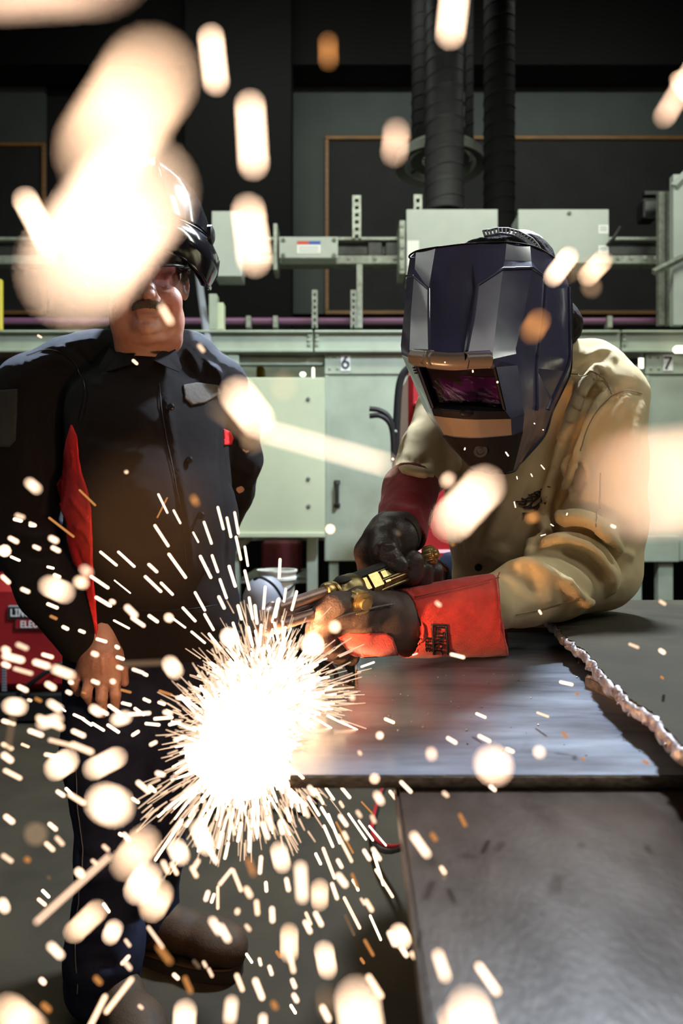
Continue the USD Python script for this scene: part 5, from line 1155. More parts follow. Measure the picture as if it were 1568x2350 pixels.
mj = sculpt(mj, [
    ([(60, 815), (115, 802), (160, 822), (185, 860), (195, 900), (182, 970)], -0.004, 0.006), ([(120, 812), (150, 790)], 0.004, 0.008), ([(128, 815), (150, 795), (170, 790)], -0.004, 0.006), ([(160, 830), (195, 862), (235, 890)], 0.004, 0.010),
    ([(150, 790), (200, 820), (240, 860)], -0.004, 0.012), ([(440, 790), (470, 830), (510, 860)], 0.004, 0.010), ([(95, 850), (130, 838), (160, 850)], -0.005, 0.007), ([(175, 800), (205, 832), (215, 860)], -0.007, 0.006), ([(195, 800), (228, 838), (240, 870)], 0.006, 0.006), ([(460, 815), (475, 845), (480, 870)], -0.007, 0.006), ([(430, 800), (450, 835), (450, 865)], 0.006, 0.006), ([(490, 835), (505, 860), (505, 890)], 0.006, 0.006), ([(450, 800), (490, 820), (520, 850)], -0.004, 0.010), ([(415, 815), (440, 850), (465, 870)], -0.004, 0.010),
    ([(185, 985), (250, 1005), (320, 1008), (385, 985)], -0.007, 0.014), ([(190, 1010), (260, 1035), (340, 1038)], 0.005, 0.014), ([(300, 1085), (250, 1075), (210, 1060)], -0.004, 0.012), ([(380, 880), (388, 960), (412, 1080), (432, 1200), (444, 1330)], 0.004, 0.008), ([(366, 880), (374, 960), (398, 1080), (418, 1200), (430, 1330)], -0.005, 0.006),
    ([(510, 960), (512, 1080), (522, 1200), (526, 1340)], -0.006, 0.008), ([(540, 1020), (570, 1035), (598, 1030)], -0.006, 0.01), ([(535, 1060), (565, 1085), (592, 1090)], 0.006, 0.01), ([(530, 1100), (560, 1130), (580, 1125)], -0.006, 0.01),
    ([(20, 1180), (70, 1190), (130, 1175)], -0.008, 0.012), ([(20, 1215), (80, 1235), (135, 1220)], 0.008, 0.014), ([(40, 1260), (90, 1275), (140, 1262)], -0.006, 0.012), ([(80, 930), (90, 1030), (110, 1130)], -0.005, 0.016), ([(120, 940), (125, 1020), (135, 1100)], 0.004, 0.014),
    ([(270, 1395), (340, 1402), (430, 1398), (500, 1388)], -0.003, 0.005)])
mj = ruffle(mj, 22, 0.0025, 8); mjp = part(man, "jacket", mj, M["navy"], smooth=True, label="black snap-front welding jacket with red side panel")
rp = patch(mj, [(166, 975), (178, 1002), (182, 1050), (188, 1085), (202, 1125), (210, 1170), (213, 1240), (214, 1310), (220, 1380), (224, 1440), (222, 1475), (208, 1400), (196, 1330), (172, 1290), (158, 1240), (157, 1200), (143, 1170), (129, 1112), (148, 1078), (150, 1040), (156, 1010)], 0.004, 0.0035)
rp = sculpt(rp, [([(160, 985), (155, 1020), (165, 1060), (150, 1090), (135, 1112)], 0.005, 0.004), ([(172, 1000), (168, 1050), (172, 1085)], -0.004, 0.004), ([(150, 1130), (180, 1170), (205, 1200)], 0.004, 0.006), ([(165, 1100), (185, 1140), (205, 1150)], -0.003, 0.006), ([(165, 1210), (190, 1220), (208, 1250)], 0.004, 0.007), ([(165, 1250), (185, 1300), (210, 1340)], -0.004, 0.008)])
part(mjp, "side_panel", rp, M["jacket_red"], smooth=True, label="red side panel")
part(mjp, "side_panel", patch(mj, [(512, 985), (528, 990), (535, 1005), (530, 1020), (514, 1022)], 0.003, 0.003), M["jacket_red"], smooth=True, label="red flash under the far arm")
part(mjp, "sleeve_pocket", patch(mj, [(-8, 897), (41, 893), (40, 950), (36, 1010), (22, 1026), (-8, 1026)], 0.004, 0.004), mat("pocket_cloth", (0.020, 0.022, 0.020), 0.9, bump=0.4, bscale=700), smooth=True, label="dark sleeve pocket")
part(mjp, "name_patch", patch(mj, [(420, 885), (450, 880), (500, 884), (505, 905), (470, 925), (440, 930), (424, 915)], 0.003, 0.003), mat("patch_cloth", (0.075, 0.065, 0.055), 0.9, bump=0.4, bscale=700), smooth=True, label="worn grey-brown name patch")
for x, y in ((393, 934), (435, 1056), (462, 1183), (476, 1310)):
    c0 = on_cloth(mj, [(x, y), (x + 1, y + 1)])[0]; part(mjp, "snap_button", lathe([(0, 0), (0.0075, 0), (0.0075, 0.003), (0.0055, 0.0048), (0, 0.0045)], c0 + [0, 0.001, 0], c0 + [-0.1, -1, 0.1], 20), M["black_paint"])
for pts in ([(60, 815), (115, 802), (160, 822), (185, 860), (195, 900), (182, 970)], [(366, 880), (374, 960), (398, 1080), (418, 1200), (430, 1330)], [(270, 1395), (340, 1402), (430, 1398), (500, 1388)]): part(mjp, "seam", sweep(on_cloth(mj, pts, -0.0004), 0.0011, 5), M["black_paint"])
# collar: a band round the neck and two wings folded over it
co = part(mjp, "collar", loft([np.stack([P(335, y, 1.5)[0] + r * np.sin(aa), 1.52 - r * np.cos(aa) * 0.95, P(335, y, 1.5)[2] + 0.03 * (1 - np.cos(aa)) / 2], 1) for y, r in ((846, 0.080), (820, 0.079), (802, 0.082))]), M["navy"], smooth=True)
for pts in ([(392, 783, 1.50), (402, 800, 1.455), (416, 840, 1.425), (411, 853, 1.42), (385, 842, 1.405), (352, 826, 1.40), (362, 812, 1.42), (380, 800, 1.445)], [(262, 783, 1.50), (250, 800, 1.46), (226, 842, 1.435), (232, 856, 1.43), (262, 846, 1.41), (318, 828, 1.40), (306, 812, 1.425), (282, 800, 1.445)]):
    p = np.array([P(*q) for q in pts]); c0 = p.mean(0) - [0, 0.004, 0]; n = len(p); v = np.vstack([p, c0]); v2 = np.vstack([v, v + [0, 0.005, -0.001]]); ff = np.array([[i, (i + 1) % n, n] for i in range(n)])
    side = np.vstack([[[i, (i + 1) % n, (i + 1) % n + n + 1], [i, (i + 1) % n + n + 1, i + n + 1]] for i in range(n)]); m = trimesh.Trimesh(v2, np.vstack([ff, ff[:, ::-1] + n + 1, side]), process=False); trimesh.repair.fix_normals(m)
    part(mjp, "collar_wing", m, M["navy"], smooth=60)

# jeans and boots
F = Field((-0.82, 1.20, 0.02), (-0.18, 1.85, 0.95), 0.0075)
F.cone(P(315, 1450, 1.5), P(415, 1450, 1.5), 0.112, 0.108, 0.05)
F.chain([P(262, 1490, 1.49), P(250, 1720, 1.45), P(262, 1960, 1.42), P(240, 2180, 1.41), np.array([P(232, 1200, 1.42)[0], 1.43, 0.07])], [0.105, 0.092, 0.072, 0.074, 0.078], 0.03)
F.chain([P(400, 1490, 1.52), P(372, 1720, 1.55), P(350, 1960, 1.58), P(340, 2090, 1.62), np.array([P(340, 1200, 1.64)[0], 1.64, 0.08])], [0.100, 0.088, 0.066, 0.066, 0.066], 0.03)
je = F.mesh(3)
je = sculpt(je, [([(165, 1960), (200, 1975), (250, 1970)], -0.006, 0.012), ([(165, 2000), (210, 2015), (260, 2000)], 0.006, 0.012), ([(160, 2120), (200, 2100), (250, 2105)], -0.006, 0.012), ([(165, 2160), (220, 2140), (270, 2150)], 0.006, 0.012), ([(160, 2230), (210, 2210), (270, 2220)], -0.007, 0.014), ([(300, 2060), (340, 2080), (390, 2070)], 0.006, 0.012), ([(300, 2100), (340, 2115), (390, 2105)], -0.006, 0.012)])
jep = part(man, "jeans", ruffle(je, 18, 0.003, 3), M["denim"], smooth=True, label="dark blue jeans")
part(jep, "side_seam", sweep(on_cloth(je, [(172, 1700), (178, 1850), (190, 1960), (182, 2050), (172, 2150), (178, 2280)], -0.0004), 0.0012, 5), mat("jean_thread", (0.10, 0.10, 0.12), 0.9))
def boot(heel, ang, name_label):
    hx, hy = heel; u = np.array([math.cos(ang), math.sin(ang), 0]); n = np.array([-u[1], u[0], 0]); o = np.array([hx, hy, 0]); p = lambda a, z, s=0.0: o + u * a + n * s + [0, 0, z]
    F = Field(np.minimum(p(-0.08, -0.02, -0.1), p(0.30, 0.22, 0.1)) - 0.06, np.maximum(p(-0.08, 0, -0.1), p(0.3, 0.22, 0.1)) + 0.06, 0.0055)
    F.chain([p(0.0, 0.068), p(0.09, 0.075), p(0.17, 0.066), p(0.215, 0.062)], [0.044, 0.044, 0.046, 0.043], 0.02); F.cone(p(0.02, 0.08), p(0.015, 0.19), 0.048, 0.052, 0.03); F.ball(p(0.19, 0.07), (0.05, 0.05, 0.035), 0.02); F.half(p(0, 0.028), (0, 0, -1))
    b = part(man, "boot", F.mesh(2), M["boot"], smooth=True, label=name_label)
    out = [p(-0.048 + 0.0 * k, 0.0) for k in range(1)]; A_ = np.linspace(0, 2 * np.pi, 40, endpoint=False); ou = np.stack([0.09 + 0.155 * np.cos(A_), (0.048 + 0.008 * np.cos(A_)) * np.sign(np.sin(A_)) * np.abs(np.sin(A_)) ** 0.7], 1)
    pl = [(o + u * x + n * s)[:2] for x, s in ou]; part(b, "sole", prism(sg.Polygon(pl), 0.001, 0.030), M["rubber"], smooth=40); part(b, "welt", sweep(np.array([(*q, 0.031) for q in pl + pl[:1]]), 0.0035, 6), M["boot"])
boot((P(345, 1200, 1.64)[0], 1.62), -0.32, "brown leather work boot"); boot((P(232, 1200, 1.42)[0] , 1.44), -0.9, "brown leather work boot of the nearer leg")


# ================================================================== the spark shower
AIM = {"h": (3.4, 2.3, 1.55), "w": (2.5, 1.6, 1.0), "p": (1.6, 1.02, 0.68), "o": (0.62, 0.25, 0.07), "d": (0.17, 0.105, 0.06), "m": (0.95, 0.70, 0.50), "v": (0.05, 0.022, 0.008)}      # brightness that reaches the picture
glows = {}


def spark_glow(g, cover):
    """The emission that, thinned out by the lens's blur to the fraction cover, gives the aimed brightness."""
    k = max(0, round(-2 * math.log2(max(cover, 0.02))))
    if (g, k) not in glows:
        c = np.array(AIM[g]) * 2 ** (k / 2); glows[g, k] = glow(f"spark_{dict(h='white', w='cream', p='peach', o='orange', d='faint', v='veil', m='pale')[g]}_{k}", tuple(c / c.max()), float(c.max()))
    return glows[g, k]


BURST, CORE, RAY = glow("burst_streak", (1.0, 0.58, 0.31), 13.0), glow("burst_core", (1.0, 0.60, 0.34), 15.0), glow("burst_ray", (1.0, 0.66, 0.43), 1.25)
n_sparks = 0


def depth_for(w, kap):
    return 1.0 / (1.0 / FOCUS + kap * w / (FPX * LENS_OPEN))


def spark(x0, y0, x1, y1, w, g="w", label=None, group=None, kap=None, ends=False):
    """A glowing filament that flies between the lens and the bench; it stands at the distance at which the lens blurs it to the width w.
    ends: the pixels are the filament's ends rather than the middles of its rounded tips."""
    global n_sparks
    kap = kap if kap is not None else (0.40 if w < 13 else 0.55 if w < 26 else 0.70)
    w *= 1.08 if 13 < w < 45 else 1.0
    d = depth_for(w, kap); r = max((1 - kap) * w / 2, 1.2) * d / FPX
    a, b = np.array([x0, y0], float), np.array([x1, y1], float); L = np.linalg.norm(b - a)
    if not ends and L > 1e-6:
        u = (b - a) / L; s = min(w / 2, L / 2 * 0.96); a, b = a + u * s, b - u * s
    k = 1 + 0.03 * math.sin(7.0 * n_sparks); n_sparks += 1
    rp, rc, ln = max((1 - kap) * w / 2, 1.2), kap * w / 2, float(np.linalg.norm(b - a)); cover = min(1.0, (math.pi * rp * rp + 2 * rp * min(ln, 2 * rc)) / (math.pi * rc * rc)) * (1.0 if w > 26 else 1.2)
    single("spark", capsule(P(*a, d), P(*b, d * k), r, 8), spark_glow(g, min(cover, 1.0)), label, "spark", group, smooth=True)


# large, far out of focus sparks close to the lens: each can be told apart
big = [
    ((-60, -95), (215, -110), 310, "p", "huge peach spark glow cut off by the upper frame edge above the big glows"),
    ((345, 172), (235, 345), 240, "w", "upper of the two huge overlapping cream spark glows before the man's helmet"),
    ((312, 440), (175, 618), 296, "h", "lower and brighter of the two huge cream spark glows, covering the man's face"),
    ((58, 458), (112, 560), 66, "h", "slim white spark crossing the rim of the huge glow before the man's helmet"),
    ((484, 84), (496, 190), 68, "h", "topmost of the three white upright sparks falling past the dark column"),
    ((574, 240), (582, 378), 78, "h", "middle of the three white upright sparks falling past the dark column"),
    ((570, 482), (584, 596), 86, "h", "lowest of the three white upright sparks, beside the grey box by the helmet"),
    ((753, 94), (754, 140), 52, "o", "dim rusty orange spark alone against the black roof beam"),
    ((910, 300), (905, 352), 68, "p", "soft orange spark before the round diffuser"),
    ((1045, -25), (1034, 80), 76, "h", "white upright spark cut by the upper frame edge before the charcoal duct"),
    ((1610, 130), (1525, 268), 60, "p", "long peach spark entering above the pale strut posts"),
    ((1562, 185), (1585, 215), 55, "w", "short pale spark at the frame edge touching the long peach one"),
    ((1306, 588), (1270, 636), 50, "h", "brighter of the two white sparks by the hood's temple"),
    ((1383, 598), (1350, 634), 52, "w", "cream spark just past the white one at the hood's temple"),
    ((1300, 632), (1366, 600), 46, "d", "faint veil of light between the two sparks by the hood's temple"),
    ((1357, 655), (1358, 660), 54, "d", "faint grey-pink disc of light under the two sparks by the hood's temple"),
    ((1238, 734), (1221, 762), 60, "o", "orange oval spark in front of the hood's near side"),
    ((610, 990), (885, 1066), 64, "m", "long pale comet-like streak in front of the booth door board"),
    ((500, 935), (600, 1010), 66, "d", "faint tail of the pale streak before the man's far arm"),
    ((545, 905), (592, 966), 92, "h", "thick white spark before the man's far shoulder"),
    ((650, 884), (651, 890), 74, "d", "pale ghostly disc of light on the booth door board"),
    ((575, 1008), (580, 1018), 60, "d", "faint beige disc under the thick white spark"),
    ((1112, 1116), (1038, 1195), 106, "h", "thick white slanting spark under the hood's chin"),
    ((1030, 1098), (1026, 1104), 40, "p", "small peach disc resting on the thick white spark under the chin"),
    ((1450, 1112), (1720, 1092), 264, "p", "huge peach glow over the welder's upper arm, cut by the frame edge"),
    ((372, 706), (391, 738), 28, "w", "cream spark in front of the man's cheek"),
    ((330, 1160), (345, 1235), 330, "v", "very faint brown veil of light over the man's belly"),
    ((1131, 1752), (1136, 1760), 98, "p", "round peach disc of light at the front of the blue-grey plate"),
    ((717, 1478), (718, 1482), 58, "h", "white round spark glow beside the palm patch of the glove"),
    ((768, 1437), (769, 1440), 34, "w", "smaller cream disc just above the white round glow by the glove"),
    ((525, 1460), (528, 1466), 46, "h", "white round spark above the burst on the man's side"),
    ((1237, 1725), (1239, 1727), 36, "p", "small peach disc on the plate beyond the round one"),
    ((990, 1726), (991, 1734), 33, "p", "small peach oval on the plate before the round disc"),
    ((1218, 1189), (1226, 1186), 34, "o", "orange glow below the printed flames on the welder's chest"),
    ((240, 1842), (262, 1852), 100, "h", "biggest white lump of light before the man's knee"),
    ((332, 1930), (290, 1985), 82, "w", "thick cream spark below the big lump before the man's shin"),
    ((340, 2010), (316, 2045), 72, "h", "thick white spark hugging the cream one before the man's shin"),
    ((366, 2050), (350, 2085), 70, "w", "third thick spark in the row before the man's shin"),
    ((222, 2090), (170, 2140), 56, "w", "slanting cream spark before the man's lower leg"),
    ((262, 2130), (254, 2148), 46, "h", "short white spark under the slanting cream one before the lower leg"),
    ((250, 1966), (85, 2115), 26, "p", "longest slanting pale streak before the man's shin"),
    ((820, 2290), (838, 2420), 112, "h", "largest white pillar of light at the lower frame edge before the bench"),
    ((1075, 2310), (1110, 2420), 110, "h", "white pillar of light at the lower frame edge over the bench top"),
    ((1030, 2330), (1045, 2420), 60, "p", "pale pillar tucked beside the one over the bench top"),
    ((664, 2138), (664, 2190), 46, "w", "upright cream spark alone beyond the boot"),
    ((744, 2180), (752, 2226), 50, "h", "upright white spark next to the cream one beyond the boot"),
    ((748, 2280), (750, 2320), 56, "d", "dull brown glow under the upright white spark beyond the boot"),
    ((425, 2318), (420, 2400), 58, "h", "white pillar of light at the frame edge under the boot toe"),
    ((532, 2300), (528, 2338), 40, "h", "white pillar of light next to the one under the boot toe"),
    ((604, 2335), (602, 2400), 28, "h", "narrow white pillar at the frame edge beyond the boot toe"),
    ((1006, 2192), (1022, 2240), 40, "h", "white slanting spark over the bench's near corner"),
    ((1100, 2218), (1140, 2275), 32, "h", "slim white spark beyond the one at the bench's near corner"),
    ((915, 2138), (925, 2160), 42, "h", "white spark grazing the edge of the bench top"),
    ((950, 1918), (980, 1960), 30, "h", "white spark over the bench top near its edge"),
    ((20, 2320), (70, 2360), 90, "w", "broad cream glow in the lower frame corner beside the jeans"),
    ((690, 1990), (694, 2060), 40, "h", "white hanging spark under the burst"),
    ((734, 2035), (734, 2072), 44, "w", "white hanging spark beside the one under the burst"),
    ((640, 1950), (648, 1985), 44, "h", "bright hanging spark at the foot of the burst"),
    ((80, 1912), (84, 1916), 60, "d", "dull orange disc over the concrete beside the knee"),
    ((68, 1108), (84, 1122), 32, "h", "white oval spark before the man's near sleeve"),
    ((112, 1344), (148, 1360), 54, "h", "largest white oval spark before the red machine's top corner"),
    ((182, 1335), (190, 1338), 36, "w", "cream oval spark beside the largest one near the red machine"),
    ((128, 1764), (155, 1745), 60, "h", "clump of white light beside the man's thigh"),
    ((215, 1765), (268, 1738), 56, "h", "thick white slanting spark across the man's thigh"),
    ((455, 1900), (475, 1945), 46, "h", "thick white spark near the foot of the burst on the man's side"),
    ((405, 1945), (415, 1965), 50, "h", "white lump of light above the boot's ankle"),
    ((97, 1661), (132, 1650), 36, "h", "broad white spark beside the hanging hand"),
    ((268, 1652), (288, 1646), 38, "h", "broad white spark under the hanging fingers"),
    ((24, 1620), (44, 1622), 42, "h", "white glow over the red machine's base"),
    ((390, 1523), (402, 1540), 44, "h", "white glow at the end of the straight pale beam near the thigh"),
    ((285, 1524), (385, 1520), 24, "d", "straight faint beam of light crossing the man's thigh"),
    ((30, 1640), (18, 1720), 26, "d", "faint falling streak beside the red machine's base"),
]
for (a, b, w, g, lab) in big: spark(*a, *b, w * (1.07 if w > 40 else 1.0), g, lab, None, ends=True, kap=0.88 if w > 40 and math.dist(a, b) > 0.5 * w else 0.8 if w > 40 else None)

# smaller sparks, measured one by one; those that nothing tells apart share a label and a group
def where(x, y):
    if y < 1460 and 340 < x < 700: return "shooting up from the cut before the jacket" if x < 520 else "shooting up from the cut beside the jacket and bucket"
    if x > 660 and y < 1790: return "drifting over the steel plates" if y > 1460 and x > 700 else "floating before the welder" if x > 850 else "floating between the two people"
    if y < 1700:
        if x < 130: return "before the red machine's badge" if y < 1460 else "before the red machine's lower half"
        if y < 1460: return "before the jacket's red side panel and sleeve" if x < 260 else "before the black jacket's belly"
        return "around the hanging hand" if x < 300 else "before the dark thigh beside the burst"
    if x < 160: return "over the bare concrete beside the jeans"
    if x < 420: return "before the jeans" if y < 2150 else "before the jeans' lower hem"
    if x < 570: return "over the boot" if y > 2080 else "over the floor between jeans and burst foot"
    if x < 700: return "over the floor under the burst" if y < 2080 else "over the floor past the boot toe"
    if y < 1960: return "falling just under the plate's front edge"
    return "over the floor next to the bench edge" if x < 905 else "over the brown bench top"


TONE = {"h": "white", "w": "cream", "p": "peach", "o": "rusty orange", "d": "faint brown"}
loose = []          # the thinnest streaks, past three hundred: one object
up = """362 1131 386 1180 8;397 1168 416 1204 8;353 1202 389 1257 10;499 1160 514 1218 9;520 1184 531 1236 9;538 1172 548 1228 9;467 1194 487 1251 9;541 1228 554 1288 9;442 1219 457 1247 7;562 1255 569 1298 8;388 1272 426 1325 10;487 1275 500 1312 9;460 1277 484 1325 10;272 1267 308 1300 9;231 1267 267 1297 9;338 1292 364 1316 11;330 1320 373 1361 11;370 1338 396 1364 9;205 1320 252 1352 11;263 1332 299 1361 5;643 1284 641 1325 9;681 1358 670 1399 9;609 1347 605 1396 9;222 1372 254 1391 9;500 1365 517 1400 11;545 1385 556 1425 11;572 1372 580 1420 9;562 1310 572 1352 9;585 1390 590 1430 10;526 1300 540 1345 10;505 1330 520 1372 9;640 1375 632 1415 10;656 1352 652 1380 8;448 1360 470 1400 9;420 1395 448 1425 9;470 1410 490 1445 9;398 1420 425 1440 7;535 1430 547 1465 9;600 1435 596 1480 10;630 1430 640 1475 9;180 1122 221 1162 8 o;110 1186 172 1234 9 o;385 1140 360 1190 6 o;655 1440 650 1470 9;570 1440 580 1482 10;480 1455 505 1488 9;440 1450 470 1475 8"""
side = """30 1180 62 1190 19 p;28 1190 54 1197 12;64 1198 84 1206 12 p;64 1205 86 1206 12;16 1231 46 1247 16;108 1230 138 1246 20;72 1251 96 1262 14;114 1253 142 1268 16;0 1258 22 1270 32 h;0 1318 26 1342 15;26 1278 44 1286 9;110 1301 122 1304 9;120 1317 142 1326 12;44 1349 72 1361 15;105 1384 136 1397 12;180 1296 216 1325 32 p;216 1368 256 1392 12;248 1376 268 1386 16;284 1386 318 1420 22 h;298 1414 336 1440 14;262 1424 296 1442 7;338 1410 366 1430 12;376 1408 400 1428 26 w;112 1412 134 1422 12 o;140 1436 160 1446 12;178 1445 198 1453 11;218 1465 248 1474 11;262 1480 276 1490 12;206 1496 230 1506 17;32 1475 70 1492 20 p;0 1484 28 1500 24 h;0 1502 62 1518 24 h;0 1520 28 1532 18;26 1532 80 1548 17 p;70 1516 120 1532 22 h;92 1500 126 1510 14;112 1530 178 1555 30 h;264 1506 288 1514 11;264 1528 286 1536 14;300 1534 334 1546 13;326 1544 342 1552 12;154 1562 172 1570 14;100 1564 132 1584 20 h;36 1572 68 1588 16;148 1584 168 1594 14;206 1560 232 1570 14;250 1558 268 1570 17;186 1588 200 1592 8 o;274 1582 304 1590 10 o;362 1584 398 1596 10 o;326 1602 348 1612 11;360 1610 382 1618 11;276 1612 304 1619 11;104 1606 148 1634 26 h;60 1604 76 1610 12 p;76 1600 100 1612 15 o;202 1618 240 1644 28 h;228 1628 252 1642 14;0 1652 40 1664 15;78 1642 152 1674 24 w;60 1674 104 1690 17;160 1674 200 1692 17;246 1616 280 1640 12;310 1626 330 1640 10;140 1624 150 1632 6;170 1640 192 1650 9;190 1650 210 1664 9;212 1660 238 1676 9;248 1664 272 1680 10;0 1704 34 1722 16 w;0 1726 34 1752 22 h;46 1706 70 1716 11 p;4 1764 54 1790 17 w;106 1696 208 1722 18 p;156 1704 220 1730 22 w;126 1812 152 1830 14;152 1810 168 1826 10;152 1818 200 1848 18 w;98 1730 150 1740 14;290 1640 350 1636 14 h;370 1632 400 1640 16 h;384 1664 418 1656 12;400 1600 440 1606 14 h;350 1650 400 1646 12;330 1660 370 1664 11;6 1868 36 1892 18 h;108 1886 134 1908 14;100 1930 128 1956 16 w;124 1916 150 1944 18 p;0 1958 34 1982 18 p;52 1964 74 1982 22 o;104 2008 120 2020 14 d;232 1936 254 1956 16 p;206 1970 226 1986 15 p;0 2056 18 2100 30 h;98 2044 112 2058 10;84 2060 108 2080 12 w;170 1990 196 2016 26 h;270 1910 284 1920 12 h;280 1908 300 1934 16 h;352 1772 384 1780 18 h;310 1790 348 1822 18 h;300 1830 322 1844 11;340 1800 360 1820 12;395 1700 430 1690 14 h;420 1720 450 1706 12 h;300 1690 322 1676 12;340 1712 364 1700 14 h"""
low = """106 2160 150 2204 30 h;212 2236 238 2264 22 o;88 2242 108 2262 18 h;250 2092 238 2075 10;284 2152 302 2176 14 p;336 2122 378 2180 15 p;356 2162 398 2218 26 o;238 2330 308 2240 20 w;184 2400 246 2278 21 w;276 2216 300 2190 14 h;280 2200 305 2230 18 p;90 2298 122 2326 24 o;314 2304 332 2318 14 p;420 2235 442 2285 22 o;440 2200 462 2225 15 d;464 2202 476 2224 14 p;476 2218 490 2246 14 p;394 2232 414 2250 14 h;540 2230 560 2280 18 w;582 2240 606 2300 22 h;594 2195 600 2220 13 h;616 2212 626 2242 14 h;668 2242 680 2272 16 h;670 2276 686 2304 17 h;668 2308 678 2324 10 p;620 2292 640 2322 24 o;632 2180 646 2200 12 o;566 2190 578 2208 9 p;480 2100 510 2150 28 h;500 2115 530 2168 26 h;370 1970 390 2010 20 w;390 1975 410 2012 16 w;522 1850 540 1920 13 w;532 1990 556 2050 15 w;536 1990 500 2035 14 w;470 1928 500 1985 18 h;480 2040 470 2072 16 h;493 2048 484 2075 12 h;500 2090 500 2030 12 p;548 2080 542 2104 20 w;588 2060 592 2106 19 w;624 2076 626 2122 19 h;566 1960 586 2018 26 o;560 2030 580 2065 22 w;600 1882 618 1930 17 h;612 1870 626 1910 15 h;640 1880 650 1920 16 h;655 1850 668 1890 14 h;664 1815 670 1852 9 w;676 1820 686 1860 10 w;690 1835 700 1875 11 w;694 1842 710 1880 16 w;705 1800 728 1830 18 h;720 1804 744 1848 11 w;742 1800 766 1834 9 w;778 1800 806 1834 11 h;778 1836 790 1856 12 p;816 1856 832 1880 16 p;828 1838 856 1868 7 o;850 1866 864 1894 17 p;858 1812 882 1852 26 h;892 1812 912 1838 12 w;708 1830 732 1870 10 w;738 1854 766 1900 10 w;744 1896 764 1942 10 w;754 1870 780 1934 10 w;770 1884 812 1960 8 o;774 1912 810 1982 13 w;786 1904 800 1932 16 w;800 1868 840 1926 8 w;824 1884 856 1928 8 w;848 1896 886 1940 7 w;832 1946 852 1978 14 h;852 1942 876 1978 16 h;740 1942 770 2020 12 w;772 1968 788 1996 14 h;770 2000 800 2040 24 h;806 2000 822 2042 14 o;725 1960 736 1982 10 h;760 2022 776 2068 14 h;810 2020 822 2042 10 h;788 2056 828 2134 11 w;826 2058 840 2080 13 p;836 2060 858 2096 17 w;858 1960 880 2030 10 p;860 1992 904 2062 11 w;790 2096 815 2150 12 d;834 2152 860 2198 14 o;850 2102 874 2156 9 d;826 2196 838 2214 11 o;700 2090 716 2126 13 w;696 2108 716 2146 18 h;720 2088 742 2130 18 h;890 2132 910 2176 20 h;918 2170 938 2200 18 h;940 2180 958 2206 20 w;840 2232 882 2296 24 w;734 2302 760 2350 24 h;776 1866 800 1900 16 h;658 2160 676 2238 20 w;560 2118 578 2140 16 p;436 1984 455 2018 17 w;460 1968 440 2000 18 w;555 1884 545 1935 12 h;510 1905 500 1950 12 h;525 1930 515 1975 12 h;575 1900 572 1960 14 h;600 1960 596 2010 14 h;610 2020 612 2050 12 h;656 2010 664 2050 16 h;450 1860 425 1900 12 h;420 1880 395 1915 14 h;470 1875 452 1925 12 h"""
plate_ = """808 1596 810 1606 22 w;862 1780 858 1794 30 p;870 1684 874 1692 24 h;880 1648 908 1660 11 h;1090 1636 1118 1648 10 h;1230 1634 1262 1646 9 p;1022 1690 1052 1708 14 h;1094 1686 1130 1704 14 h;1158 1716 1184 1728 14 h;1174 1716 1184 1740 10 p;1286 1676 1306 1696 16 o;1330 1588 1320 1596 12 o;1282 1564 1318 1572 11 h;1030 1500 1070 1510 13 h;830 1530 858 1520 7 p;945 1504 960 1499 6 p;1440 1476 1470 1488 13 p;1510 1488 1530 1502 15 h;1510 1376 1532 1390 14 p;1515 1550 1525 1560 10 o;1236 1398 1244 1412 9 w;1400 1204 1416 1212 12 w;996 1378 1016 1394 16 p;944 1726 956 1746 11 w;820 1720 832 1736 14 p;1470 1744 1494 1754 14 o;1332 1736 1346 1746 14 o;1120 1800 1142 1818 15 h;1012 1814 1034 1832 18 p;986 1906 1006 1936 22 o;988 1984 1010 2010 16 p;1008 1984 1026 2010 18 w;1052 1862 1072 1902 18 o;752 1206 764 1222 26 w;438 1130 458 1166 28 o;284 1080 296 1086 14 w;302 824 318 838 11 w;452 786 472 812 18 p;84 768 98 776 9 p;1032 1244 1046 1254 16 o;906 1216 922 1232 16 d;1180 1150 1184 1166 4 h;1241 1066 1251 1078 4 h;1218 1086 1223 1095 4 h;1186 1092 1188 1101 4 h;1263 1202 1272 1208 4 h;1240 1230 1254 1226 4 h;1303 1176 1300 1184 5 h;1140 874 1144 880 7 h;1068 1026 1066 1034 5 h;1160 1036 1168 1048 5 h;1085 848 1086 856 5 h;1020 830 1023 833 5 h;1225 970 1229 974 4 h;1245 985 1249 988 4 h;900 1052 904 1055 9 h;916 1790 948 1822 14 h"""
for txt in (up, side, low, plate_):
    for row in txt.split(";"):
        q = row.split(); x0, y0, x1, y1, w = map(float, q[:5]); g = q[5] if len(q) > 5 else "h"
        if w < 10.5 and g != "o" and y0 > 1240 and x0 < 900: loose.append((x0, y0, x1, y1, w, g)); continue
        L = math.hypot(x1 - x0, y1 - y0)
        phrase = f"{TONE[g]} {'round spark dot' if L < 1.35 * w else 'broad spark streak' if w > 19 else 'slim spark streak' if L > 3 * w else 'short spark streak'} {where((x0 + x1) / 2, (y0 + y1) / 2)}"
        spark(x0, y0, x1, y1, w, g, phrase, phrase)
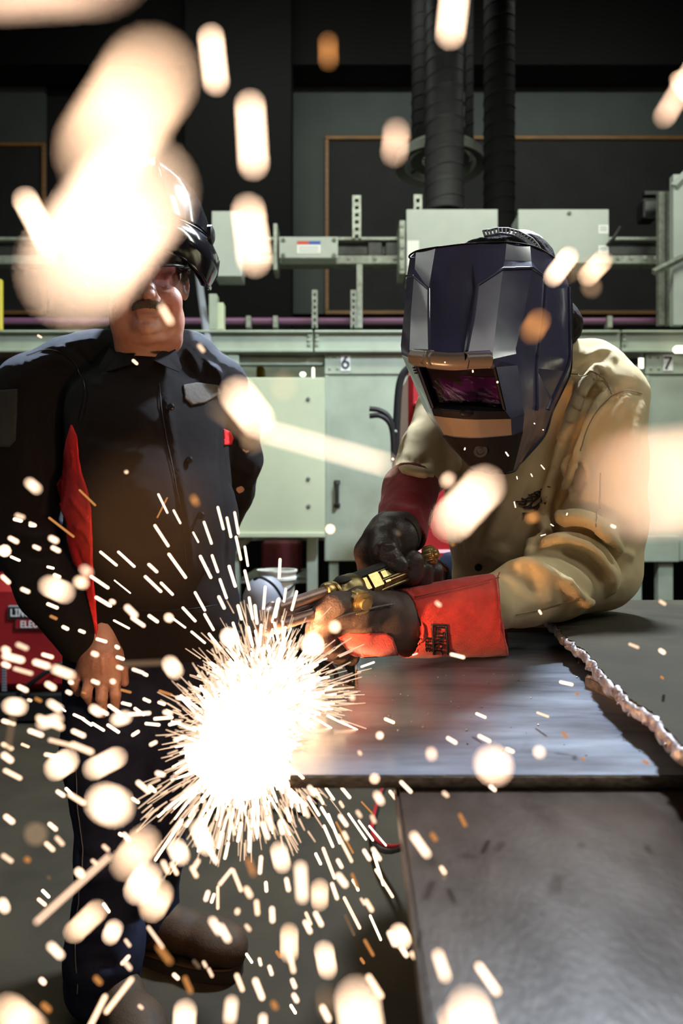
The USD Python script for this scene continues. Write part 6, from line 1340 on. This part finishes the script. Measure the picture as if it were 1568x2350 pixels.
# the white burst itself: thousands of streaks nobody could count
def spindle(a, b, r0, r1, sides=5):
    T, L = frame_of(a, b); an = np.arange(sides) * 2 * np.pi / sides; c = np.stack([np.cos(an), np.sin(an), 0 * an], 1); v = np.vstack([c * r0, c * r1 + [0, 0, L], [[0, 0, -r0], [0, 0, L + r1]]])
    f = []
    for j in range(sides):
        k = (j + 1) % sides; f += [[j, k, sides + k], [j, sides + k, sides + j], [2 * sides, k, j], [2 * sides + 1, sides + j, sides + k]]
    return v @ T[:3, :3].T + T[:3, 3], np.array(f)


def burst(n, cx, cy, d0, reach, spread, r0, r1, w, seed):
    g = np.random.default_rng(seed); V, Fs, o = [], [], 0
    for _ in range(n):
        th = g.uniform(0, 2 * np.pi); R_ = reach(th) * (0.35 + 0.65 * g.random() ** 0.8); s0 = g.uniform(r0, r1) * R_
        L = R_ * g.uniform(0.15, 0.45); ox, oy = g.normal(0, spread, 2); d = d0 + g.normal(0, 0.035)
        c, s = np.cos(th), np.sin(th); x0, y0 = cx + ox + s0 * c, cy + oy + s0 * s; e = min(s0 + L, R_)
        ww = w * g.uniform(0.6, 1.25) * d / FPX; v, f = spindle(P(x0, y0, d), P(cx + ox + e * c, cy + oy + e * s, d - 0.03 * abs(s)), ww, ww * 0.55); V.append(v); Fs.append(f + o); o += len(v)
    return trimesh.Trimesh(np.vstack(V), np.vstack(Fs), process=False)


def reach1(th):      # longer downwards and upwards than to the plate's side
    c, s = math.cos(th), math.sin(th); return 110 + 105 * max(c, 0) ** 2 + 50 * max(-c, 0) + (150 * s * s if s > 0 else 75 * s * s)


def reach2(t):
    c, s_ = math.cos(t), math.sin(t); return 140 + 65 * abs(s_) ** 2 + 140 * max(0, s_) * max(0, -c) + 50 * max(0, s_)


core = thing("spark_burst", "blinding white burst of sparks where the torch cuts the plate edge", "spark burst", P(600, 1620, 0.8)); core.SetCustomDataByKey("kind", "stuff")
part(core, "streaks", burst(900, 605, 1605, 0.83, reach1, 22, 0.0, 0.58, 2.6, 3), BURST, smooth=False)
part(core, "streaks", burst(760, 612, 1600, 0.85, lambda t: reach1(t) * 1.15, 14, 0.35, 0.9, 1.5, 5), RAY, smooth=False)
part(core, "streaks", burst(900, 560, 1700, 0.75, reach2, 28, 0.0, 0.58, 3.0, 4), BURST, smooth=False)
part(core, "streaks", burst(760, 560, 1690, 0.76, lambda t: reach2(t) * 1.2, 22, 0.4, 0.9, 1.8, 6), RAY, smooth=False)
for k, (x, y, r, d) in enumerate(((615, 1580, 40, .83), (600, 1640, 60, .80), (560, 1700, 84, .75), (540, 1765, 66, .72), (606, 1745, 46, .74), (490, 1735, 46, .73), (650, 1600, 30, .84))):
    part(core, "molten_core", ruffle(trimesh.creation.icosphere(4, R(r * 1.12, d)), 40, 0.012, k).apply_translation(P(x, y, d)), CORE, smooth=True)
ms = []
for (x0, y0, x1, y1, w, g) in loose:
    d = depth_for(w, 0.4); ms.append(capsule(P(x0, y0, d), P(x1, y1, d), 0.3 * w * d / FPX, 6))
single("spark_scatter", cat_(ms), spark_glow("h", 0.6), "scatter of the thinnest white spark streaks all around the burst", "sparks", None, "stuff")
